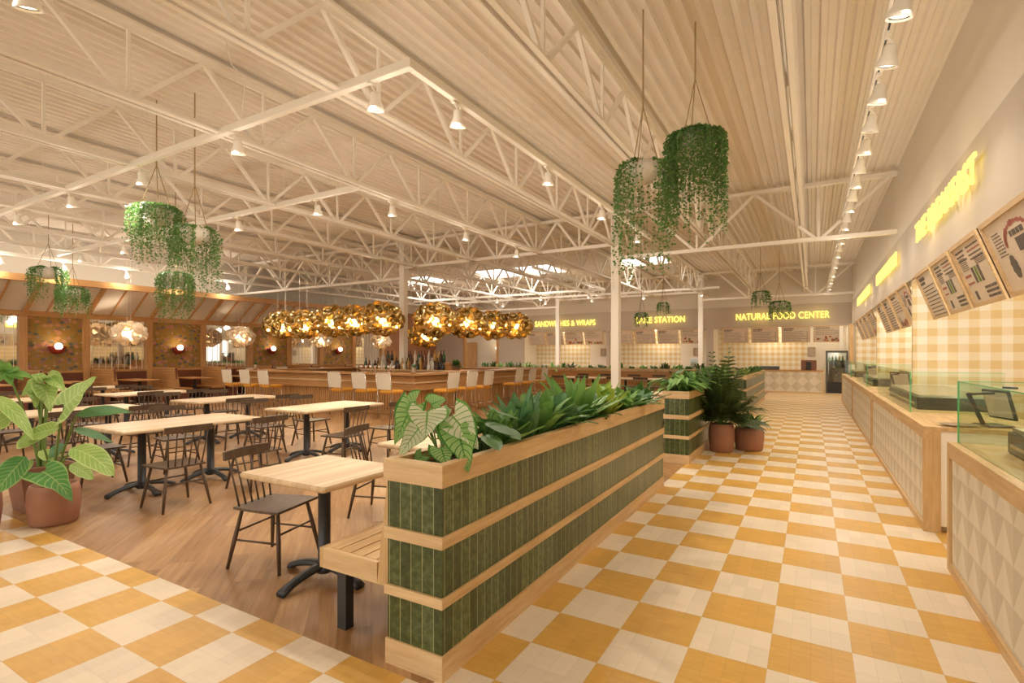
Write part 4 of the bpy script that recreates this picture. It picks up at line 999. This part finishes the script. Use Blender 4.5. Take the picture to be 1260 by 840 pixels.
def pos(x, y, rz, label, s=1.0):
    t = thing('payment_terminal', label, 'payment terminal', (x, y, .95), rz, 'payment terminals on the counters')
    MB().bbox(-.12, .12, -.10, .10, 0, .02, .006).build('base', M['dark'], t)
    a = MB(); a.bar((0, -.08, .02), (0, -.20, .30), .03, .02, (1, 0, 0)); a.bar((0, -.20, .29), (0, .02, .30), .02, .02); a.build('arm', M['black'], t)
    q = MB().bbox(-.17, .17, -.012, .012, 0, .27, .006).build('screen', M['dark'], t); q.location = (0, .08, .07); q.rotation_euler = (.25, 0, 0)
    MB().box(-.15, .15, -.016, -.012, .02, .25).build('display', M['paper'], q)
    MB().box(-.05, .05, .10, .16, .34, .36).build('customer_reader', M['dark'], t)
pos(1.42, 6.25, -1.25, 'dark payment terminal at the near end of second counter'); pos(1.35, 11.6, -.7, 'dark payment terminal at the near end of third counter'); pos(1.35, 16.6, -.7, 'dark payment terminal at near end of farthest counter')
def tray(loc, label):
    o = MB().lathe([(0, 0), (.10, 0), (.15, .02), (.155, .02), (.10, -.0), (0, .004)], 20).build('serving_tray', M['chrome'], None, True); o.location = loc; o.scale = (1, .7, 1); tag(o, label, 'tray')
tray((1.15, 6.1, .952), 'small oval metal tray beside the second counter terminal')
def napkin(loc, label):
    t = thing('card_holder', label, 'card holder', loc, 0, 'small cream card holders'); MB().bbox(-.1, .1, -.04, .04, 0, .03, .005).build('base', M['dark'], t); MB().box(-.09, .09, -.012, .012, .03, .32).build('card', M['white'], t)
napkin((1.12, 20.3, .95), 'cream upright card at the far end of farthest counter'); napkin((1.5, 22.3, .0+.95), 'cream upright card standing past the farthest counter')
t = thing('side_cabinet', 'small white cabinet past the farthest right counter', 'cabinet', (1.3, 22.0, 0)); MB().box(0, .6, 0, .7, 0, .95).build('body', M['white'], t); MB().box(-.02, 0, .05, .65, .1, .9).build('door', M['oak_z'], t)

# ------------------------------------------------------------------ menu boards
def board(loc, rot, w, h, label, seed, kind, frame=.035):
    r = random.Random(seed); t = thing('menu_board', label, 'menu board', loc, 0, 'framed menu boards'); t.rotation_euler = rot
    MB().box(-w/2, w/2, -h, 0, -.012, 0).build('panel', M['paper'], t)
    f = MB(); f.box(-w/2, w/2, -frame, 0, -.02, .022); f.box(-w/2, w/2, -h, -h+frame, -.02, .022); f.box(-w/2, -w/2+frame, -h+frame, -frame, -.02, .022); f.box(w/2-frame, w/2, -h+frame, -frame, -.02, .022)
    f.build('frame', M['oak_x'], t)
    b = MB(); x0 = -w/2+.09; x1 = w/2-.09; y = -.09
    def blk(a, c, d, e, k): b.cur = k; b.box(a, c, d, e, .0, .003)
    def words(a, c, yy, hh, k=0):
        x = a
        while x < c-.02:
            l = r.uniform(.03, .09); blk(x, min(c, x+l), yy-hh, yy, k); x += l+.018
    if kind == 'list':
        words(x0, x0+w*.35, y, .05); words(x0, x0+w*.3, y-.07, .04)
        for j in range(9): words(x0, x1-.25*w*r.random(), y-.15-.055*j, .014); blk(x1-.05, x1, y-.165-.055*j, y-.15-.055*j, 0)
    elif kind == 'fruit':
        words(x0, x0+w*.5, y, .035)
        for j in range(5): words(x0, x1-.3*w*r.random(), y-.08-.055*j, .014)
        for j in range(16):
            cx = r.uniform(x0, x1); rr = r.uniform(.03, .06); yy = -h+.05+r.uniform(0, .1)*(1 if r.random() < .7 else 2.4); b.cur = r.choice([1, 3, 3, 2, 1]); n = 10
            b.add([(cx+rr*math.cos(2*PI*k/n), max(-h+frame, yy+rr*math.sin(2*PI*k/n)), .002+.0008*j) for k in range(n)], [tuple(range(n))])
    elif kind == 'drinks':
        for j in range(7): words(x0+.02, x0+.24*w, -h*.24-.022*j, .008)
        for j in range(5): words(x0+.5*w, x1, -h*.30-.018*j, .007)
        for j in range(3): words(x0, x0+.3*w, y-.05*j, .02)
        for j in range(4): words(x0+.4*w, x1, y-.045*j, .016, 1 if j == 1 else 0)
        for j in range(3): blk(x0+.28*w+j*.11, x0+.28*w+j*.11+.075, -h*.66, -h*.42, (0, 2, 0)[j])
        words(x0, x0+.2*w, -h*.5, .03, 1); words(x0, x0+.22*w, -h*.62, .02, 1)
        for j in range(3): words(x0+.45*w, x1, -h*.74-.05*j, .028)
        blk(x0+.1, x0+.18, -h*.9, -h*.76, 0)
    else:
        n = 24; b.cur = 1
        for q in range(26):
            a = q/26*PI; cx = w*.08+math.cos(a)*w*.26; cy = -h*.42+math.sin(a)*h*.24; rr = r.uniform(.015, .035)
            b.add([(cx+rr*math.cos(2*PI*k/6), cy+rr*math.sin(2*PI*k/6), .002) for k in range(6)], [tuple(range(6))])
        blk(w*.0, w*.18, -h*.52, -h*.36, 0); words(-w*.05, w*.2, -h*.26, .05)
        for q in range(2): 
            cx = -w*.2+q*w*.36; cy = -h*.66; b.cur = 0
            b.add([(cx+.09*math.cos(2*PI*k/20)*(1 if k % 2 else .8), cy+.11*math.sin(2*PI*k/20), .002) for k in range(20)], [tuple(range(20))])
        words(-w*.15, w*.3, -h*.85, .03)
        for j in range(8): words(-w*.38, -w*.22, -h*.2-.03*j, .01); words(w*.28, w*.42, -h*.5-.03*j, .01)
    o = b.build('print', None, t, mats=[M['ink'], M['inkr'], M['inkg'], M['inko']]); return t
RT = (PI/2+.337, 0, -PI/2)
ys = [(10.2, 9.12, 'list'), (9.05, 7.97, 'drinks'), (7.85, 6.72, 'drinks'), (6.6, 5.3, 'art'), (5.2, 4.0, 'art')]
nm = ['text-list menu board, farthest of the nearest stall', 'menu board with arc heading, second in the nearest stall', 'menu board with three dark drink pictures in nearest stall', 'menu board with round red wreath at right photo edge', 'menu board past the wreath one, nearest the camera']
for i, (a, c, k) in enumerate(ys): board((XR-.05, (a+c)/2, 2.84), RT, a-c, .74, nm[i], 10+i, k, .045)
for i in range(4): board((XR-.05, 15.45-1.25*i, 2.84), RT, 1.15, .74, 'framed menu board above the second stall, %s from far end' % ORD[i], 20+i, ('list', 'list', 'fruit', 'art')[i])
for i in range(4): board((XR-.05, 22.6-1.55*i, 2.84), RT, 1.4, .74, 'framed menu board above the third stall, %s from far end' % ORD[i], 30+i, ('list', 'list', 'list', 'fruit')[i])
RB = (PI/2+.337, 0, 0)
def row(x0, x1, n, kinds, who, seed):
    w = (x1-x0)/n
    for i in range(n): board((x0+w*(i+.5), YB-.05, 2.84), RB, w-.12, .74, 'back-wall menu board of the %s, %s from left' % (who, ORD[i]), seed+i, kinds[i], .03)
row(-3.7, 1.22, 4, ['list', 'list', 'list', 'fruit'], 'rightmost stall', 50)
row(-9.0, -4.45, 4, ['list', 'list', 'list', 'fruit'], 'middle stall', 60)
row(-14.0, -9.45, 4, ['list', 'list', 'fruit', 'fruit'], 'left stall', 70)

# ------------------------------------------------------------------ glowing signs
def sign(txt, loc, rot, width, height, label, right=False):
    cu = bpy.data.curves.new('glowing_sign', 'FONT'); cu.body = txt; cu.size = 1; cu.extrude = .012; cu.offset = .010; cu.align_x = 'CENTER'; cu.space_character = 1.05
    o = bpy.data.objects.new('sign_curve', cu); COL.objects.link(o); dg = bpy.context.evaluated_depsgraph_get(); me = bpy.data.meshes.new_from_object(o.evaluated_get(dg)); bpy.data.objects.remove(o)
    xs_ = [v.co.x for v in me.vertices]; ys_ = [v.co.y for v in me.vertices]; kx = width/(max(xs_)-min(xs_)); ky = height/(max(ys_)-min(ys_)); y0 = min(ys_); xm = (max(xs_)+min(xs_))/2
    for v in me.vertices: v.co = ((v.co.x-xm)*kx, (v.co.y-y0)*ky, v.co.z)
    me.materials.clear(); me.materials.append(M['sign']); s = bpy.data.objects.new('glowing_sign', me); COL.objects.link(s); s.location = loc; s.rotation_euler = rot
    return tag(s, label, 'sign')
sign('NATURAL FOOD CENTER', (-1.19, YB-.07, 3.17), (PI/2, 0, 0), 3.68, .30, 'yellow glowing NATURAL FOOD CENTER sign on the back wall')
sign('BAKE STATION', (-6.52, YB-.07, 3.17), (PI/2, 0, 0), 2.4, .30, 'yellow glowing BAKE STATION sign on the back wall')
sign('SANDWICHES & WRAPS', (-11.68, YB-.07, 3.15), (PI/2, 0, 0), 3.57, .30, 'yellow glowing SANDWICHES & WRAPS sign on the back wall')
RR = (PI/2, 0, -PI/2)
sign('THE BREAKFAST', (XR-.10, 8.16, 3.26), RR, 3.3, .28, 'large yellow glowing THE BREAKFAST sign on the right wall')
for (y0, y1, lb) in ((12.0, 15.4, 'second yellow glowing sign along the right wall'), (17.2, 21.5, 'farthest yellow glowing sign by the back corner')):
    t = thing('glowing_sign', lb, 'sign', (XR-.09, 0, 3.27)); y = y0; r = random.Random(int(y0))
    while y < y1-.1:
        w = r.uniform(.16, .26); w = min(w, y1-y); k = r.randrange(3); b = MB()
        b.box(-.012, .012, y, y+.05, 0, .25); b.box(-.012, .012, y+w-.05, y+w, 0, .25)
        if k != 1: b.box(-.012, .012, y+.05, y+w-.05, .20, .25)
        if k != 0: b.box(-.012, .012, y+.05, y+w-.05, 0, .05)
        b.box(-.012, .012, y+.05, y+w-.05, .10, .15); y += w+.07; b.build('letter', M['sign'], t)
for y in (7.2, 9.0, 13.7, 19.3): lamp('POINT', (XR-.22, y, 3.4), 3, (1, .70, .15), .1)
for x in (-12, -6.5, -2, .2): lamp('POINT', (x, YB-.3, 3.3), 2, (1, .70, .15), .1)

# ------------------------------------------------------------------ back-wall stalls
def bcounter(x0, x1, label):
    t = thing('service_counter', label, 'counter', (x0, 24.6, 0), 0, 'tiled counters before the back wall'); L = x1-x0
    MB().box(-.02, L+.02, -.03, .8, .91, .95).build('countertop', M['amber_x'], t)
    MB().box(.05, L-.05, .0, .03, .06, .90).build('front_panel', M['relief_x'], t)
    f = MB(); f.box(0, L, -.02, .04, .88, .91); f.box(0, L, -.02, .04, 0, .06); f.box(0, .05, -.02, .04, .06, .88); f.box(L-.05, L, -.02, .04, .06, .88); f.build('front_frame', M['oak_x'], t)
    MB().box(0, L, .04, .78, 0, .91).build('carcass', M['oak_z'], t)
bcounter(-3.9, .4, 'tiled oak counter below the NATURAL FOOD CENTER sign'); bcounter(-9.0, -5.2, 'tiled oak counter of the middle back stall'); bcounter(-14.0, -10.2, 'tiled oak counter of the left back stall')
t = thing('coffee_machine', 'brown coffee machine on the counter under the fruit menu board', 'coffee machine', (-.12, 24.95, .95))
MB().bbox(-.28, .28, -.2, .2, 0, .42, .02).build('body', M['terrad'], t); MB().box(-.09, .09, -.26, -.2, .04, .34).build('spout_panel', M['black'], t); MB().box(-.1, .1, -.3, -.2, 0, .03).build('drip_tray', M['black'], t)
case(-1.95, -1.2, 24.75, 25.1, .18, 'low dark food warmer on the back counter', 'dark')
t = thing('drinks_fridge', 'black framed glass door fridge at the end of the aisle', 'fridge', (.5, 25.3, 0))
f = MB(); f.box(0, .06, 0, .6, 0, 1.76); f.box(.72, .78, 0, .6, 0, 1.76); f.box(.06, .72, 0, .6, 1.68, 1.76); f.box(.06, .72, .56, .6, .4, 1.68); f.build('cabinet', M['dark'], t)
MB().box(.06, .72, .5, .55, .45, 1.68).build('back_liner', M['white'], t); MB().box(.06, .72, 0, .6, 0, .45).build('lower_grille', M['black'], t); MB().box(.06, .72, .0, .02, .47, 1.68).build('door', M['ice'], t); MB().box(.09, .105, -.03, .0, .8, 1.3).build('handle', M['chrome'], t)
for z in (.75, 1.05, 1.35): MB().box(.06, .72, .06, .54, z, z+.015).build('shelf', M['chrome'], t)
k = 0
for z, zn in ((.765, 'lower'), (1.065, 'middle'), (1.365, 'upper')):
    for i in range(5):
        o = MB().lathe([(0, 0), (.03, 0), (.032, .12), (.014, .17), (.014, .2), (0, .2)], 8).build('drink_bottle', BOT[(i*2+k) % 7], None, True); o.location = (.62+.12*i, 25.45, z); tag(o, 'drink bottle on the %s fridge shelf, %s from left' % (zn, ORD[i]), 'bottle', 'drink bottles in the fridge')
    k += 3
for x, lb in ((-.02, 'rightmost'), (-5.05, 'middle'), (-10.0, 'leftmost')):
    t = thing('wall_plaque', 'rounded brown wall plaque behind the back counters, '+lb, 'wall plaque', (x, 27.48, 1.52), 0, 'rounded plaques at the back stalls')
    MB().bbox(-.16, .16, -.03, .0, 0, .42, .05).build('plate', M['band'], t)
t = thing('white_fridge', 'small pale fridge beside the middle back stall', 'fridge', (-4.95, 25.2, 0)); MB().bbox(0, .5, 0, .6, 0, 1.45, .01).build('body', M['white'], t); MB().box(.03, .47, -.02, 0, .1, 1.4).build('door', M['ice'], t)
t = thing('wall_picture', 'arched pale picture lit inside the far doorway alcove', 'picture', (-16.75, 27.36, 1.2)); MB().box(-.42, .42, 0, .03, 0, 1.1).build('canvas', M['paper'], t); MB().lathe([(0, 0), (.12, .02), (.16, .1), (.1, .2), (0, .22)], 12, (0, -.02, .7)).build('lamp_shade', M['pearl'], t, True)

# ------------------------------------------------------------------ light
for (x, y, z, e) in ((-1.6, 26.7, 2.6, 25), (-6.8, 26.7, 2.6, 25), (-11.8, 26.7, 2.6, 25), (-17, 26.8, 2.5, 5), (.6, 26.8, 2.6, 8)): lamp('POINT', (x, y, z), e, (1, .86, .64), .15)
lamp('POINT', (.89, 25.45, 1.6), 6, size=.1)  # unseen lamp added to lighten the fridge interior
for (y, e) in ((2, 40), (5.5, 45), (8.5, 70), (13.2, 60), (15.2, 40), (18.6, 60), (21.5, 50), (24.6, 30)): lamp('POINT', (2.5, y, 2.7), e*.75, (1, .90, .74), .15)
for x in (-16.3, -12.5, -10.3, -5.7): lamp('AREA', (x, 20.2, ZD-.02), 30, (1, .92, .80), 1.4)
w = bpy.data.worlds.new('World'); sc.world = w; w.use_nodes = True
w.node_tree.nodes['Background'].inputs[0].default_value = (1, .92, .80, 1); w.node_tree.nodes['Background'].inputs[1].default_value = 1.6

# ------------------------------------------------------------------ camera
cam = bpy.data.cameras.new('Camera'); cam.sensor_width = 36; cam.lens = 36*640.2/1260; cam.shift_y = (436.05-420)/1260; cam.clip_end = 200
co = bpy.data.objects.new('Camera', cam); COL.objects.link(co); co.location = (0, 0, HC); co.rotation_euler = (PI/2, 0, YAW); sc.camera = co
sc.view_settings.view_transform = 'Standard'; sc.view_settings.look = 'None'; sc.view_settings.gamma = 1; sc.view_settings.use_curve_mapping = False
sc.view_settings.exposure = 0.33

for i, (pts, lb) in enumerate((([(-5.85, 3.55, 5.2), (-5.82, 3.6, 4.95), (-5.72, 3.7, 4.8), (-5.9, 3.78, 4.5), (-5.92, 3.78, 4.37)], 'loose white power cable curving down to nearest ceiling track'),
                               ([(-6.42, 8.2, 5.2), (-6.40, 8.25, 4.8), (-6.45, 8.3, 4.37)], 'thin white cable dropping to the second ceiling track'),
                               ([(-3.3, 9.6, 5.2), (-3.28, 9.65, 4.8), (-3.32, 9.7, 4.37)], 'thin white cable dropping to the track over the long planter'))):
    tag(MB().tube(pts, .008, 5).build('hanging_cable', M['steel_w'], None, True), lb, 'cable')
